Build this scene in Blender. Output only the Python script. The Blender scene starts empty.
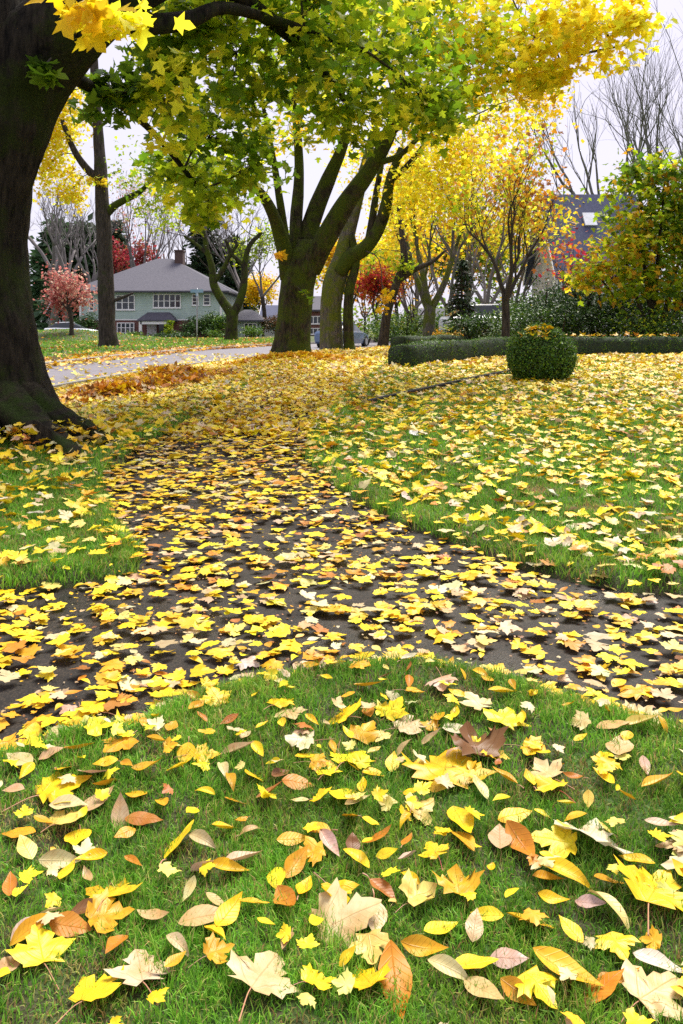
import bpy, math, random
import numpy as np
from mathutils import Vector, noise, Matrix

SC = bpy.context.scene
COL = SC.collection
R = math.radians
RNG = np.random.default_rng(11)
random.seed(11)

# ------------------------------------------------------------------ camera, sky, sun, exposure
F, CX, HOR, H = 820.0, 341.5, 328.0, 1.25
cam_d = bpy.data.cameras.new('camera')
cam = bpy.data.objects.new('camera', cam_d)
COL.objects.link(cam)
cam.location = (0, 0, H)
cam.rotation_euler = (R(90), 0, 0)
cam_d.sensor_fit = 'AUTO'
cam_d.sensor_width = 36.0
cam_d.lens = F / 1024 * 36.0
cam_d.shift_y = -(512 - HOR) / 1024
cam_d.clip_start = 0.05
cam_d.clip_end = 3000
SC.camera = cam

SUN_EL, SUN_AZ = 58.0, 25.0          # azimuth measured clockwise from +Y
world = bpy.data.worlds.new('World')
SC.world = world
world.use_nodes = True
wn, wl = world.node_tree.nodes, world.node_tree.links
wn.clear()
wo = wn.new('ShaderNodeOutputWorld')
bg = wn.new('ShaderNodeBackground')
sky = wn.new('ShaderNodeTexSky')
sky.sky_type = 'NISHITA'
sky.sun_disc = False
sky.sun_elevation = R(SUN_EL)
sky.sun_rotation = R(SUN_AZ)
sky.air_density = 1.0
sky.dust_density = 3.0
# cloud cover: an even pale overcast laid over the clear sky, thinner in soft patches
tc = wn.new('ShaderNodeTexCoord')
cn = wn.new('ShaderNodeTexNoise')
cn.inputs['Scale'].default_value = 2.2
cn.inputs['Detail'].default_value = 5
cr = wn.new('ShaderNodeMapRange')
cr.inputs['From Min'].default_value = 0.3
cr.inputs['From Max'].default_value = 0.7
cr.inputs['To Min'].default_value = 0.80
cr.inputs['To Max'].default_value = 1.0
mixs = wn.new('ShaderNodeMix')
mixs.data_type = 'RGBA'
mixs.inputs['B'].default_value = (4.85, 4.65, 5.55, 1)
wl.new(tc.outputs['Generated'], cn.inputs['Vector'])
wl.new(cn.outputs['Fac'], cr.inputs['Value'])
wl.new(cr.outputs['Result'], mixs.inputs['Factor'])
wl.new(sky.outputs['Color'], mixs.inputs['A'])
wl.new(mixs.outputs['Result'], bg.inputs['Color'])
bg.inputs['Strength'].default_value = 0.115
wl.new(bg.outputs['Background'], wo.inputs['Surface'])

sun_d = bpy.data.lights.new('sun', 'SUN')
sun = bpy.data.objects.new('sun', sun_d)
COL.objects.link(sun)
sun_d.energy = 3.9
sun_d.angle = R(30)
sun_d.color = (1.0, 0.95, 0.86)
sd = Vector((math.sin(R(SUN_AZ)) * math.cos(R(SUN_EL)), math.cos(R(SUN_AZ)) * math.cos(R(SUN_EL)), math.sin(R(SUN_EL))))
sun.rotation_euler = sd.to_track_quat('Z', 'Y').to_euler()
sun.location = (0, 0, 40)

SC.view_settings.view_transform = 'Standard'
SC.view_settings.look = 'None'
SC.view_settings.exposure = 0.78
SC.view_settings.gamma = 1.0
SC.view_settings.use_curve_mapping = False
SC.render.engine = 'CYCLES'
SC.cycles.use_denoising = False
SC.cycles.max_bounces = 9
SC.cycles.transmission_bounces = 6
SC.cycles.diffuse_bounces = 6
SC.cycles.sample_clamp_indirect = 6

# ------------------------------------------------------------------ helpers
def P(px, py, Y):
    return Vector(((px - CX) * Y / F, Y, H + (HOR - py) * Y / F))

def smooth(a, b, x):
    t = np.clip((x - a) / (b - a), 0, 1)
    return t * t * (3 - 2 * t)

GR = np.array([(-50, 0), (0, 0), (3, 0), (5, .03), (7, .11), (8.5, .19), (11, .28), (14, .36), (18, .45), (22, .5), (32, .45), (50, .35), (80, .27), (200, .2), (900, 0)], float)
GL = np.array([(-50, 0), (0, 0), (8, .05), (14.5, .12), (25, .10), (31, .14), (41, .14), (50, .18), (80, .2), (200, .2), (900, 0)], float)
XR = np.array([(-50, -7), (0, -6.5), (8, -5.6), (14.5, -5.2), (19, -5.0), (25.3, -4.3), (31, -2.6), (40, 1), (55, 8), (75, 20), (110, 42), (900, 500)], float)
XL = np.array([(-50, -12), (0, -11), (12, -10), (24, -9), (30.6, -8.3), (41, -7.1), (52, -3.5), (68, 4), (85, 14), (110, 30), (900, 480)], float)

def g(x, y):
    x = np.asarray(x, float); y = np.asarray(y, float)
    xr = np.interp(y, XR[:, 0], XR[:, 1]); xl = np.interp(y, XL[:, 0], XL[:, 1])
    gr = np.interp(y, GR[:, 0], GR[:, 1]); gl = np.interp(y, GL[:, 0], GL[:, 1])
    z = gl + (gr - gl) * smooth(0.4, 4.2, x - xr)
    z = z + 0.12 * smooth(0, 3.0, xl - x)
    # swell round the old trunk, and the little rise of the lawn on the right
    z = z + 0.10 * np.exp(-(((x + 3.5) / 1.2) ** 2 + ((y - 8.4) / 1.3) ** 2))
    z = z + 0.78 * np.exp(-(((x + 20.5) / 5.5) ** 2 + ((y - 61) / 4.0) ** 2))
    z = z + 0.05 * smooth(0.2, 2.2, x) * smooth(4.2, 6.5, y)
    return z

def gz(x, y):
    return float(g(x, y))

def ground_px(px, py):
    """where the view through a point of the photograph meets the ground"""
    dx, dz = (px - CX) / F, (HOR - py) / F
    lo, hi = 0.5, 120.0
    for k in range(60):
        m = (lo + hi) / 2
        if H + dz * m > gz(dx * m, m): lo = m
        else: hi = m
    return (dx * lo, lo)

def tag(o, label=None, cat=None, group=None, kind=None):
    if label: o['label'] = label
    if cat: o['category'] = cat
    if group: o['group'] = group
    if kind: o['kind'] = kind
    return o

def empty(name, loc, label, cat, group=None):
    o = bpy.data.objects.new(name, None)
    o.empty_display_size = 0.3
    COL.objects.link(o)
    o.location = loc
    return tag(o, label, cat, group)

class MB:
    def __init__(s):
        s.v, s.f, s.n = [], [], 0
    def add(s, V, Fc):
        V = np.asarray(V, float)
        s.v.append(V)
        b = s.n
        s.f.extend([tuple(i + b for i in f) for f in Fc])
        s.n += len(V)
        return s
    def box(s, x0, x1, y0, y1, z0, z1):
        V = [(x, y, z) for z in (z0, z1) for y in (y0, y1) for x in (x0, x1)]
        return s.add(V, [(0, 2, 3, 1), (4, 5, 7, 6), (0, 1, 5, 4), (2, 6, 7, 3), (0, 4, 6, 2), (1, 3, 7, 5)])
    def build(s, name, mat, parent=None, smooth_=False):
        V = np.concatenate(s.v) if s.v else np.zeros((0, 3))
        if parent is not None:
            V = V - np.array(wloc(parent))
        me = bpy.data.meshes.new(name)
        me.from_pydata(V.tolist(), [], s.f)
        me.materials.append(mat)
        if smooth_:
            me.polygons.foreach_set('use_smooth', np.ones(len(me.polygons), bool))
        me.update()
        o = bpy.data.objects.new(name, me)
        COL.objects.link(o)
        if parent is not None: o.parent = parent
        return o

def wloc(o):
    l = Vector(o.location)
    while o.parent is not None:
        o = o.parent; l = l + o.location
    return l

def catmull(pts, rads, per):
    p = [Vector(q) for q in pts]
    P0 = [p[0] * 2 - p[1]] + p + [p[-1] * 2 - p[-2]]
    r = [rads[0]] + list(rads) + [rads[-1]]
    op, orr = [], []
    for i in range(1, len(P0) - 2):
        for k in range(per):
            t = k / per
            a, b, c, d = P0[i - 1], P0[i], P0[i + 1], P0[i + 2]
            op.append(0.5 * ((2 * b) + (c - a) * t + (2 * a - 5 * b + 4 * c - d) * t * t + (3 * b - a - 3 * c + d) * t ** 3))
            orr.append(r[i] + (r[i + 1] - r[i]) * t)
    op.append(p[-1]); orr.append(rads[-1])
    return op, orr

def tube(mb, pts, rads, ns=10, per=4, bark=0.08, lobes=0.0, seed=0.0, fine=1.0):
    """a tapering limb along pts; bark = depth of the ridges relative to the radius, lobes = buttressing at the foot"""
    op, orr = catmull(pts, rads, per) if per > 1 else ([Vector(q) for q in pts], list(rads))
    n = len(op)
    up = Vector((0.31, 0.2, 1)) if abs((op[1] - op[0]).normalized().z) < .8 else Vector((1, .1, 0))
    t = (op[1] - op[0]).normalized()
    u = up.cross(t).normalized()
    V, Fc, s = [], [], 0.0
    for i in range(n):
        tt = (op[min(i + 1, n - 1)] - op[max(i - 1, 0)]).normalized()
        u = (u - tt * u.dot(tt)).normalized()
        w = tt.cross(u)
        if i: s += (op[i] - op[i - 1]).length
        for k in range(ns):
            a = 2 * math.pi * k / ns
            r = orr[i]
            if bark:
                q = Vector((math.cos(a) * 1.4 * fine + seed, math.sin(a) * 1.4 * fine, s * 0.9 / max(.3, 1)))
                r *= 1 + bark * (noise.noise(q) * 1.2 + 0.7 * noise.noise(Vector((q.x * 4, q.y * 4, s * 1.6))) + 0.4 * noise.noise(Vector((q.x * 9, q.y * 9, s * 6))))
            if lobes:
                r *= 1 + lobes * max(0.0, 1 - i / (n * 0.3)) ** 2 * (0.6 * math.cos(a * 5 + seed) + .4 * math.cos(a * 3 + 1))
            V.append(op[i] + (u * math.cos(a) + w * math.sin(a)) * r)
    for i in range(n - 1):
        for k in range(ns):
            a, b = i * ns + k, i * ns + (k + 1) % ns
            Fc.append((a, b, b + ns, a + ns))
    Fc.append(tuple(range(ns))[::-1]); Fc.append(tuple((n - 1) * ns + k for k in range(ns)))
    mb.add([tuple(v) for v in V], Fc)
    return op

# ------------------------------------------------------------------ materials
def newmat(name):
    m = bpy.data.materials.new(name)
    m.use_nodes = True
    nt = m.node_tree
    return m, nt.nodes, nt.links, nt.nodes['Principled BSDF']

def ramp(n, stops):
    r = n.new('ShaderNodeValToRGB')
    e = r.color_ramp.elements
    while len(e) > 1: e.remove(e[-1])
    e[0].position, e[0].color = stops[0][0], (*stops[0][1], 1)
    for p, c in stops[1:]:
        q = e.new(p); q.color = (*c, 1)
    return r

def noisy(name, stops, scale=3.0, detail=6, rough=0.85, bump=0.3, bscale=None, bdist=0.02, stretch=(1, 1, 1)):
    m, n, l, b = newmat(name)
    t = n.new('ShaderNodeTexCoord')
    mp = n.new('ShaderNodeMapping'); mp.inputs['Scale'].default_value = stretch
    l.new(t.outputs['Object'], mp.inputs['Vector'])
    x = n.new('ShaderNodeTexNoise'); x.inputs['Scale'].default_value = scale; x.inputs['Detail'].default_value = detail
    x.inputs['Roughness'].default_value = .65
    l.new(mp.outputs['Vector'], x.inputs['Vector'])
    r = ramp(n, stops); l.new(x.outputs['Fac'], r.inputs['Fac']); l.new(r.outputs['Color'], b.inputs['Base Color'])
    b.inputs['Roughness'].default_value = rough
    if bump:
        y = n.new('ShaderNodeTexNoise'); y.inputs['Scale'].default_value = bscale or scale * 4; y.inputs['Detail'].default_value = 6
        l.new(mp.outputs['Vector'], y.inputs['Vector'])
        bp = n.new('ShaderNodeBump'); bp.inputs['Strength'].default_value = bump; bp.inputs['Distance'].default_value = bdist
        l.new(y.outputs['Fac'], bp.inputs['Height']); l.new(bp.outputs['Normal'], b.inputs['Normal'])
    return m

def plain(name, c, rough=0.6, metal=0.0, var=0.12):
    d = tuple(max(0, q * (1 - var)) for q in c); e = tuple(min(1, q * (1 + var)) for q in c)
    m = noisy(name, [(.3, d), (.7, e)], scale=2.5, rough=rough, bump=0)
    m.node_tree.nodes['Principled BSDF'].inputs['Metallic'].default_value = metal
    return m

def bark_mat(name, dark, light, moss, moss_amt, vscale=1.0):
    """furrowed bark with moss growing in patches"""
    m, n, l, b = newmat(name)
    t = n.new('ShaderNodeTexCoord')
    mp = n.new('ShaderNodeMapping'); mp.inputs['Scale'].default_value = (9 * vscale, 9 * vscale, 1.6 * vscale)
    l.new(t.outputs['Object'], mp.inputs['Vector'])
    a = n.new('ShaderNodeTexNoise'); a.inputs['Scale'].default_value = 1.6; a.inputs['Detail'].default_value = 9; a.inputs['Roughness'].default_value = .7
    l.new(mp.outputs['Vector'], a.inputs['Vector'])
    r = ramp(n, [(.36, dark), (.52, tuple((p + q) / 2 for p, q in zip(dark, light))), (.68, light)])
    l.new(a.outputs['Fac'], r.inputs['Fac'])
    c = n.new('ShaderNodeTexNoise'); c.inputs['Scale'].default_value = 1.7 * vscale; c.inputs['Detail'].default_value = 7; c.inputs['Roughness'].default_value = .7
    l.new(t.outputs['Object'], c.inputs['Vector'])
    mr = n.new('ShaderNodeMapRange'); mr.inputs['From Min'].default_value = .62 - moss_amt * .3; mr.inputs['From Max'].default_value = .72 - moss_amt * .25
    l.new(c.outputs['Fac'], mr.inputs['Value'])
    f = n.new('ShaderNodeTexNoise'); f.inputs['Scale'].default_value = 60 * vscale; f.inputs['Detail'].default_value = 3
    l.new(t.outputs['Object'], f.inputs['Vector'])
    mc = ramp(n, [(.3, tuple(q * .45 for q in moss)), (.7, moss)]); l.new(f.outputs['Fac'], mc.inputs['Fac'])
    mx = n.new('ShaderNodeMix'); mx.data_type = 'RGBA'
    l.new(mr.outputs['Result'], mx.inputs['Factor']); l.new(r.outputs['Color'], mx.inputs['A']); l.new(mc.outputs['Color'], mx.inputs['B'])
    l.new(mx.outputs['Result'], b.inputs['Base Color'])
    b.inputs['Roughness'].default_value = .95
    b.inputs['Specular IOR Level'].default_value = .15
    bp = n.new('ShaderNodeBump'); bp.inputs['Strength'].default_value = 1.0; bp.inputs['Distance'].default_value = .07
    l.new(a.outputs['Fac'], bp.inputs['Height']); l.new(bp.outputs['Normal'], b.inputs['Normal'])
    return m

def leaf_mat(name, source='attr', trans=0.45, rough=.5, spots=True, veins=None):
    """leaf: colour carried by each leaf, light passing through it"""
    m, n, l, b = newmat(name)
    out = n['Material Output']
    if source == 'attr':
        s = n.new('ShaderNodeAttribute'); s.attribute_name = 'tint'; col = s.outputs['Color']
    else:
        s = n.new('ShaderNodeObjectInfo'); col = s.outputs['Color']
    t = n.new('ShaderNodeTexCoord')
    if spots:
        q = n.new('ShaderNodeTexNoise'); q.inputs['Scale'].default_value = 28 if source == 'attr' else 2.2; q.inputs['Detail'].default_value = 8; q.inputs['Roughness'].default_value = .75
        l.new(t.outputs['Object'], q.inputs['Vector'])
        if source != 'attr':
            q.noise_dimensions = '4D'
            w = n.new('ShaderNodeMath'); w.operation = 'MULTIPLY'; w.inputs[1].default_value = 50
            l.new(s.outputs['Random'], w.inputs[0]); l.new(w.outputs[0], q.inputs['W'])
        mr = n.new('ShaderNodeMapRange'); mr.inputs['From Min'].default_value = .48; mr.inputs['From Max'].default_value = .74
        mr.inputs['To Max'].default_value = .75
        l.new(q.outputs['Fac'], mr.inputs['Value'])
        dk = n.new('ShaderNodeMix'); dk.data_type = 'RGBA'; dk.blend_type = 'MULTIPLY'
        dk.inputs['B'].default_value = (.72, .50, .30, 1)
        l.new(mr.outputs['Result'], dk.inputs['Factor']); l.new(col, dk.inputs['A'])
        col = dk.outputs['Result']
    if veins:
        q2 = n.new('ShaderNodeTexNoise'); q2.noise_dimensions = '4D'; q2.inputs['Scale'].default_value = 1.7; q2.inputs['Detail'].default_value = 3
        l.new(t.outputs['Object'], q2.inputs['Vector']); l.new(w.outputs[0], q2.inputs['W'])
        r2 = n.new('ShaderNodeMapRange'); r2.inputs['From Min'].default_value = .40; r2.inputs['From Max'].default_value = .68; r2.inputs['To Max'].default_value = .8
        l.new(q2.outputs['Fac'], r2.inputs['Value'])
        m2 = n.new('ShaderNodeMix'); m2.data_type = 'RGBA'; m2.blend_type = 'MULTIPLY'; m2.inputs['B'].default_value = (.90, .70, .45, 1)
        l.new(r2.outputs['Result'], m2.inputs['Factor']); l.new(col, m2.inputs['A']); col = m2.outputs['Result']
        sp = n.new('ShaderNodeSeparateXYZ'); l.new(t.outputs['Object'], sp.inputs[0])
        def M(op, a, b_=None):
            k = n.new('ShaderNodeMath'); k.operation = op
            for i, v in enumerate((a, b_)):
                if v is None: continue
                if isinstance(v, (int, float)): k.inputs[i].default_value = v
                else: l.new(v, k.inputs[i])
            return k.outputs[0]
        ax = M('ABSOLUTE', sp.outputs['X'])
        if veins == 'palm':
            ang = M('ARCTAN2', ax, M('ADD', sp.outputs['Y'], .02))
            rad = M('SQRT', M('ADD', M('MULTIPLY', ax, ax), M('MULTIPLY', sp.outputs['Y'], sp.outputs['Y'])))
            ph = M('ABSOLUTE', M('SUBTRACT', M('FRACT', M('ADD', M('DIVIDE', ang, .82), .5)), .5))
            d1 = M('MULTIPLY', M('MULTIPLY', ph, .82), rad)
        else:
            d1 = ax
        fr = M('ABSOLUTE', M('SUBTRACT', M('FRACT', M('MULTIPLY', M('SUBTRACT', sp.outputs['Y'], M('MULTIPLY', ax, .9)), 9.0)), .5))
        line1 = M('SUBTRACT', 1.0, M('MINIMUM', M('DIVIDE', d1, .014), 1.0))
        line2 = M('MULTIPLY', M('SUBTRACT', 1.0, M('MINIMUM', M('DIVIDE', fr, .10), 1.0)), .55 if veins != 'palm' else .2)
        ln = M('MULTIPLY', M('MAXIMUM', line1, line2), .40)
        vm = n.new('ShaderNodeMix'); vm.data_type = 'RGBA'; vm.blend_type = 'MULTIPLY'
        vm.inputs['B'].default_value = (.70, .50, .25, 1)
        l.new(ln, vm.inputs['Factor']); l.new(col, vm.inputs['A']); col = vm.outputs['Result']
        bp = n.new('ShaderNodeBump'); bp.inputs['Strength'].default_value = .5; bp.inputs['Distance'].default_value = .004
        l.new(ln, bp.inputs['Height']); l.new(bp.outputs['Normal'], b.inputs['Normal'])
    l.new(col, b.inputs['Base Color'])
    b.inputs['Roughness'].default_value = rough
    b.inputs['Specular IOR Level'].default_value = .3
    tr = n.new('ShaderNodeBsdfTranslucent'); l.new(col, tr.inputs['Color'])
    ms = n.new('ShaderNodeMixShader'); ms.inputs['Fac'].default_value = trans
    l.new(b.outputs['BSDF'], ms.inputs[1]); l.new(tr.outputs['BSDF'], ms.inputs[2]); l.new(ms.outputs['Shader'], out.inputs['Surface'])
    return m

M = {}
M['leaf'] = leaf_mat('leaf_on_twig', trans=.64, spots=False)
M['fallen'] = leaf_mat('fallen_leaf', trans=.15, rough=.45)
M['maple_hero'] = leaf_mat('fallen_maple_leaf', 'obj', trans=.15, rough=.4, veins='palm')
M['oval_hero'] = leaf_mat('fallen_oval_leaf', 'obj', trans=.15, rough=.4, veins='pinnate')
M['needle'] = leaf_mat('evergreen_leaf', trans=.2, rough=.45, spots=False)
M['blade'] = leaf_mat('grass_blade', trans=.35, rough=.45, spots=False)
M['stem'] = plain('leaf_stalk', (.45, .22, .12), .5)
M['redstem'] = plain('red_leaf_stalk', (.45, .06, .05), .5)
M['bark_old'] = bark_mat('old_maple_bark', (.003, .0025, .002), (.046, .037, .025), (.030, .044, .006), .48)
M['bark_moss'] = bark_mat('mossy_bark', (.006, .005, .003), (.075, .062, .040), (.070, .098, .010), .66)
M['bark_grey'] = bark_mat('grey_bark', (.045, .04, .034), (.19, .17, .145), (.13, .16, .02), .66)
M['bark_plain'] = bark_mat('brown_bark', (.02, .017, .013), (.09, .075, .06), (.05, .06, .02), .25)
M['bark_bare'] = bark_mat('bare_tree_bark', (.10, .10, .09), (.26, .25, .23), (.16, .19, .09), .5)
M['root_moss'] = bark_mat('mossy_root', (.010, .008, .005), (.05, .040, .025), (.035, .06, .008), .40)
M['twig'] = plain('twig', (.035, .028, .02), .9)
M['greytwig'] = plain('grey_twig', (.16, .145, .14), .9)

# ------------------------------------------------------------------ leaves as geometry
HALF = [(0, 0), (.14, -.06), (.40, -.05), (.35, .07), (.56, .14), (.57, .27), (.71, .45), (.51, .45), (.44, .57), (.26, .49), (.31, .68), (.18, .73), (.13, .87), (0, 1)]
HALF_LO = [(0, 0), (.34, -.06), (.27, .1), (.62, .40), (.22, .42), (.26, .66), (0, 1)]

def maple_template(half, rings, shape, wild=0):
    out = list(half) + [(-x, y) for x, y in reversed(half[1:-1])]
    c = (0, .3)
    if wild:
        rg = random.Random(wild)
        sx = rg.uniform(.82, 1.08); sk = rg.uniform(-.12, .12)
        out = [(x * sx + sk * (y - .2) + rg.gauss(0, .022), y + rg.gauss(0, .022)) for x, y in out]
    V = [(c[0], c[1], 0)]
    for r in rings:
        V += [(c[0] + (x - c[0]) * r, c[1] + (y - c[1]) * r, 0) for x, y in out]
    n = len(out)
    Fc = [(0, 1 + k, 1 + (k + 1) % n) for k in range(n)]
    for j in range(len(rings) - 1):
        a, b = 1 + j * n, 1 + (j + 1) * n
        Fc += [(a + k, b + k, b + (k + 1) % n, a + (k + 1) % n) for k in range(n)]
    V = np.array(V, float)
    return shape(V), Fc

def oval_template(width, nl, shape, nw=2, point=1.0):
    V, Fc = [], []
    for i in range(nl + 1):
        t = i / nl
        w = width * (math.sin(math.pi * t ** .82) ** 1.05) * (1 - .18 * t * point) * (1 + .035 * (i % 2)) + .004
        for k in range(-nw, nw + 1):
            V.append((w * k / nw, t, 0))
    c = 2 * nw + 1
    for i in range(nl):
        for k in range(2 * nw):
            a = i * c + k
            Fc.append((a, a + 1, a + c + 1, a + c))
    return shape(np.array(V, float)), Fc

def shaper(cup=0.0, bend=0.0, fold=0.0, ripple=0.0, seed=0, twist=0.0, roll=0.0):
    def f(V):
        V = V.copy()
        x, y = V[:, 0].copy(), V[:, 1].copy()
        z = cup * x * x * 1.5 + fold * np.abs(x)
        if ripple:
            z = z + np.array([ripple * noise.noise(Vector((a * 3.2 + seed, b * 3.2, seed * 1.7))) for a, b in zip(x, y)]) * np.minimum(1, np.hypot(x, y - .3) * 2.5)
        if roll:
            rr = 1 / roll
            V[:, 0] = rr * np.sin(x / rr); z = z + rr * (1 - np.cos(x / rr))
        if twist:
            a = twist * (y - .4); xx = V[:, 0].copy()
            V[:, 0] = xx * np.cos(a); z = z + xx * np.sin(a)
        if bend:
            rr = 1 / bend; t = (y - .45) / rr
            V[:, 1] = .45 + (rr - z) * np.sin(t); z = rr - (rr - z) * np.cos(t)
        V[:, 2] = z
        return V
    return f

def scatter(name, mat, groups, parent=None, smooth_=True):
    """one mesh holding many leaves: groups = [(template verts, faces, pos (N,3), u, v, n, size (N,), colour (N,3))]"""
    allV, allL, allS, allC = [], [], [], []
    base = 0
    off = np.array(wloc(parent)) if parent is not None else np.zeros(3)
    for V, Fc, pos, u, v, n, size, col in groups:
        N = len(pos)
        if not N: continue
        W = (V[None, :, 0, None] * u[:, None, :] + V[None, :, 1, None] * v[:, None, :] + V[None, :, 2, None] * n[:, None, :]) * size[:, None, None] + pos[:, None, :]
        k = len(V)
        allV.append((W - off).reshape(-1, 3))
        loops = np.concatenate([np.array(f) for f in Fc]); sizes = np.array([len(f) for f in Fc])
        allL.append((loops[None, :] + (base + np.arange(N) * k)[:, None]).ravel())
        allS.append(np.tile(sizes, N))
        allC.append(np.repeat(col, k, axis=0))
        base += N * k
    V = np.concatenate(allV).astype(np.float32); L = np.concatenate(allL).astype(np.int32); S = np.concatenate(allS).astype(np.int32); C = np.concatenate(allC)
    me = bpy.data.meshes.new(name)
    me.vertices.add(len(V)); me.vertices.foreach_set('co', V.ravel())
    me.loops.add(len(L)); me.loops.foreach_set('vertex_index', L)
    me.polygons.add(len(S)); st = np.concatenate([[0], np.cumsum(S)[:-1]]).astype(np.int32)
    me.polygons.foreach_set('loop_start', st)
    if smooth_: me.polygons.foreach_set('use_smooth', np.ones(len(S), bool))
    me.update(calc_edges=True)
    at = me.attributes.new('tint', 'FLOAT_COLOR', 'POINT')
    at.data.foreach_set('color', np.concatenate([np.clip(C, 0, 1), np.ones((len(C), 1))], 1).astype(np.float32).ravel())
    me.materials.append(mat)
    me.validate()
    o = bpy.data.objects.new(name, me)
    COL.objects.link(o)
    if parent is not None: o.parent = parent
    return o

def unit(a):
    return a / np.maximum(np.linalg.norm(a, axis=1, keepdims=True), 1e-9)

def frames(n, vdir):
    """leaf frames from face normals and a wished-for tip direction"""
    n = unit(n)
    v = vdir - n * (vdir * n).sum(1, keepdims=True)
    v = unit(v)
    return np.cross(v, n), v, n

PAL = {   # linear base colours
    'yellow': (.80, .55, .012), 'bright': (.86, .68, .022), 'gold': (.70, .39, .018), 'orange': (.57, .24, .02), 'cream': (.64, .54, .29), 'pale': (.70, .58, .15),
    'tan': (.53, .38, .20), 'pink': (.58, .41, .30), 'brown': (.22, .10, .035), 'rust': (.42, .16, .03), 'lime': (.54, .64, .025), 'green': (.17, .29, .014), 'dgreen': (.085, .17, .012),
    'olive': (.31, .41, .014), 'red': (.50, .05, .03), 'crimson': (.36, .03, .05), 'amber': (.62, .36, .02), 'white': (.63, .58, .43), 'dusty': (.40, .10, .085), 'rose': (.52, .19, .16), 'lemon': (.92, .85, .045)}

def pick(names, weights, N, jit=.12):
    w = np.array(weights, float); w /= w.sum()
    idx = RNG.choice(len(names), N, p=w)
    c = np.array([PAL[q] for q in names])[idx]
    return np.clip(c * (1 + RNG.normal(0, jit, (N, 1))) * (1 + RNG.normal(0, jit * .5, (N, 3))), .003, .97)

# ------------------------------------------------------------------ the setting: lawn, path, road
PATH_PX_NEAR = [(-160, 815), (0, 768), (60, 748), (130, 735), (200, 702), (300, 682), (400, 672), (470, 680), (560, 708), (683, 742), (860, 790)]
PATH_PX_REST = [(860, 632), (683, 600), (600, 588), (520, 570), (455, 545), (400, 527), (335, 492), (303, 458), (313, 430), (338, 402), (372, 374), (392, 356), (402, 347),
                (374, 347), (335, 357), (275, 375), (220, 403), (175, 430), (132, 455), (104, 480), (118, 520), (145, 560), (136, 577), (60, 590), (0, 597), (-160, 615)]
PATH = np.array([ground_px(*p) for p in PATH_PX_NEAR + PATH_PX_REST])

def poly_sd(poly, x, y):
    """signed distance to a polygon, negative inside"""
    x = np.asarray(x, float); y = np.asarray(y, float)
    d = np.full(x.shape, 1e9); ins = np.zeros(x.shape, bool)
    n = len(poly)
    for i in range(n):
        ax, ay = poly[i]; bx, by = poly[(i + 1) % n]
        ex, ey = bx - ax, by - ay
        t = np.clip(((x - ax) * ex + (y - ay) * ey) / (ex * ex + ey * ey + 1e-12), 0, 1)
        d = np.minimum(d, np.hypot(x - ax - t * ex, y - ay - t * ey))
        c = (ay > y) != (by > y)
        with np.errstate(divide='ignore', invalid='ignore'):
            ins ^= c & (x < (bx - ax) * (y - ay) / (by - ay + 1e-15) + ax)
    return np.where(ins, -d, d)

def axis(lo, flo, fhi, hi, step, grow):
    c = list(np.arange(flo, fhi, step))
    s, a = step, c[-1]
    while a < hi: s *= grow; a += s; c.append(a)
    s, a = step, flo
    pre = []
    while a > lo: s *= grow; a -= s; pre.append(a)
    return np.array(pre[::-1] + c)

def wob(x, y, k, s=0.0):
    return np.sin(x * k * 1.3 + y * k * .7 + s) * .5 + np.sin(x * k * 2.9 - y * k * 2.1 + s * 2 + 1) * .3 + np.sin(x * k * .7 + y * k * 3.7 + 2) * .3

xs = axis(-600, -4.6, 5.2, 600, .05, 1.07)
ys = axis(-60, 1.0, 11.0, 900, .05, 1.045)
GX, GY = np.meshgrid(xs, ys)
def path_sd(x, y):
    return poly_sd(PATH, x, y) + .025 * wob(np.asarray(x), np.asarray(y), 6.0)
def road_in(x, y):
    xr = np.interp(y, XR[:, 0], XR[:, 1]); xl = np.interp(y, XL[:, 0], XL[:, 1])
    return np.minimum(xr - x, x - xl)      # positive inside
LIFT = .035
sd_ = path_sd(GX, GY)
GZ = g(GX, GY) + LIFT + .006 * wob(GX, GY, 9) + .012 * wob(GX, GY, 2.3, 1) - (.10 * smooth(.03, -.05, sd_))
GZ = GZ + (.035 * smooth(0, .12, sd_) * smooth(.6, .1, sd_) * (GY < 12))            # a soft turf lip along the path
GZ = GZ - .3 * smooth(-.1, .3, road_in(GX, GY))
ny, nx = GX.shape
mb = MB()
idx = np.arange(nx * ny).reshape(ny, nx)
mb.v.append(np.stack([GX.ravel(), GY.ravel(), GZ.ravel()], 1)); mb.n = nx * ny
mb.f = np.stack([idx[:-1, :-1].ravel(), idx[:-1, 1:].ravel(), idx[1:, 1:].ravel(), idx[1:, :-1].ravel()], 1).tolist()
m_lawn = noisy('lawn_soil_and_turf', [(.30, (.040, .028, .014)), (.44, (.060, .055, .018)), (.60, (.055, .115, .012)), (.75, (.08, .17, .016))], scale=7, detail=12, bump=1.0, bscale=110, bdist=.02)
lawn = mb.build('lawn', m_lawn, None, True)
tag(lawn, 'green lawn strewn with yellow leaves', None, None, 'structure')

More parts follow.
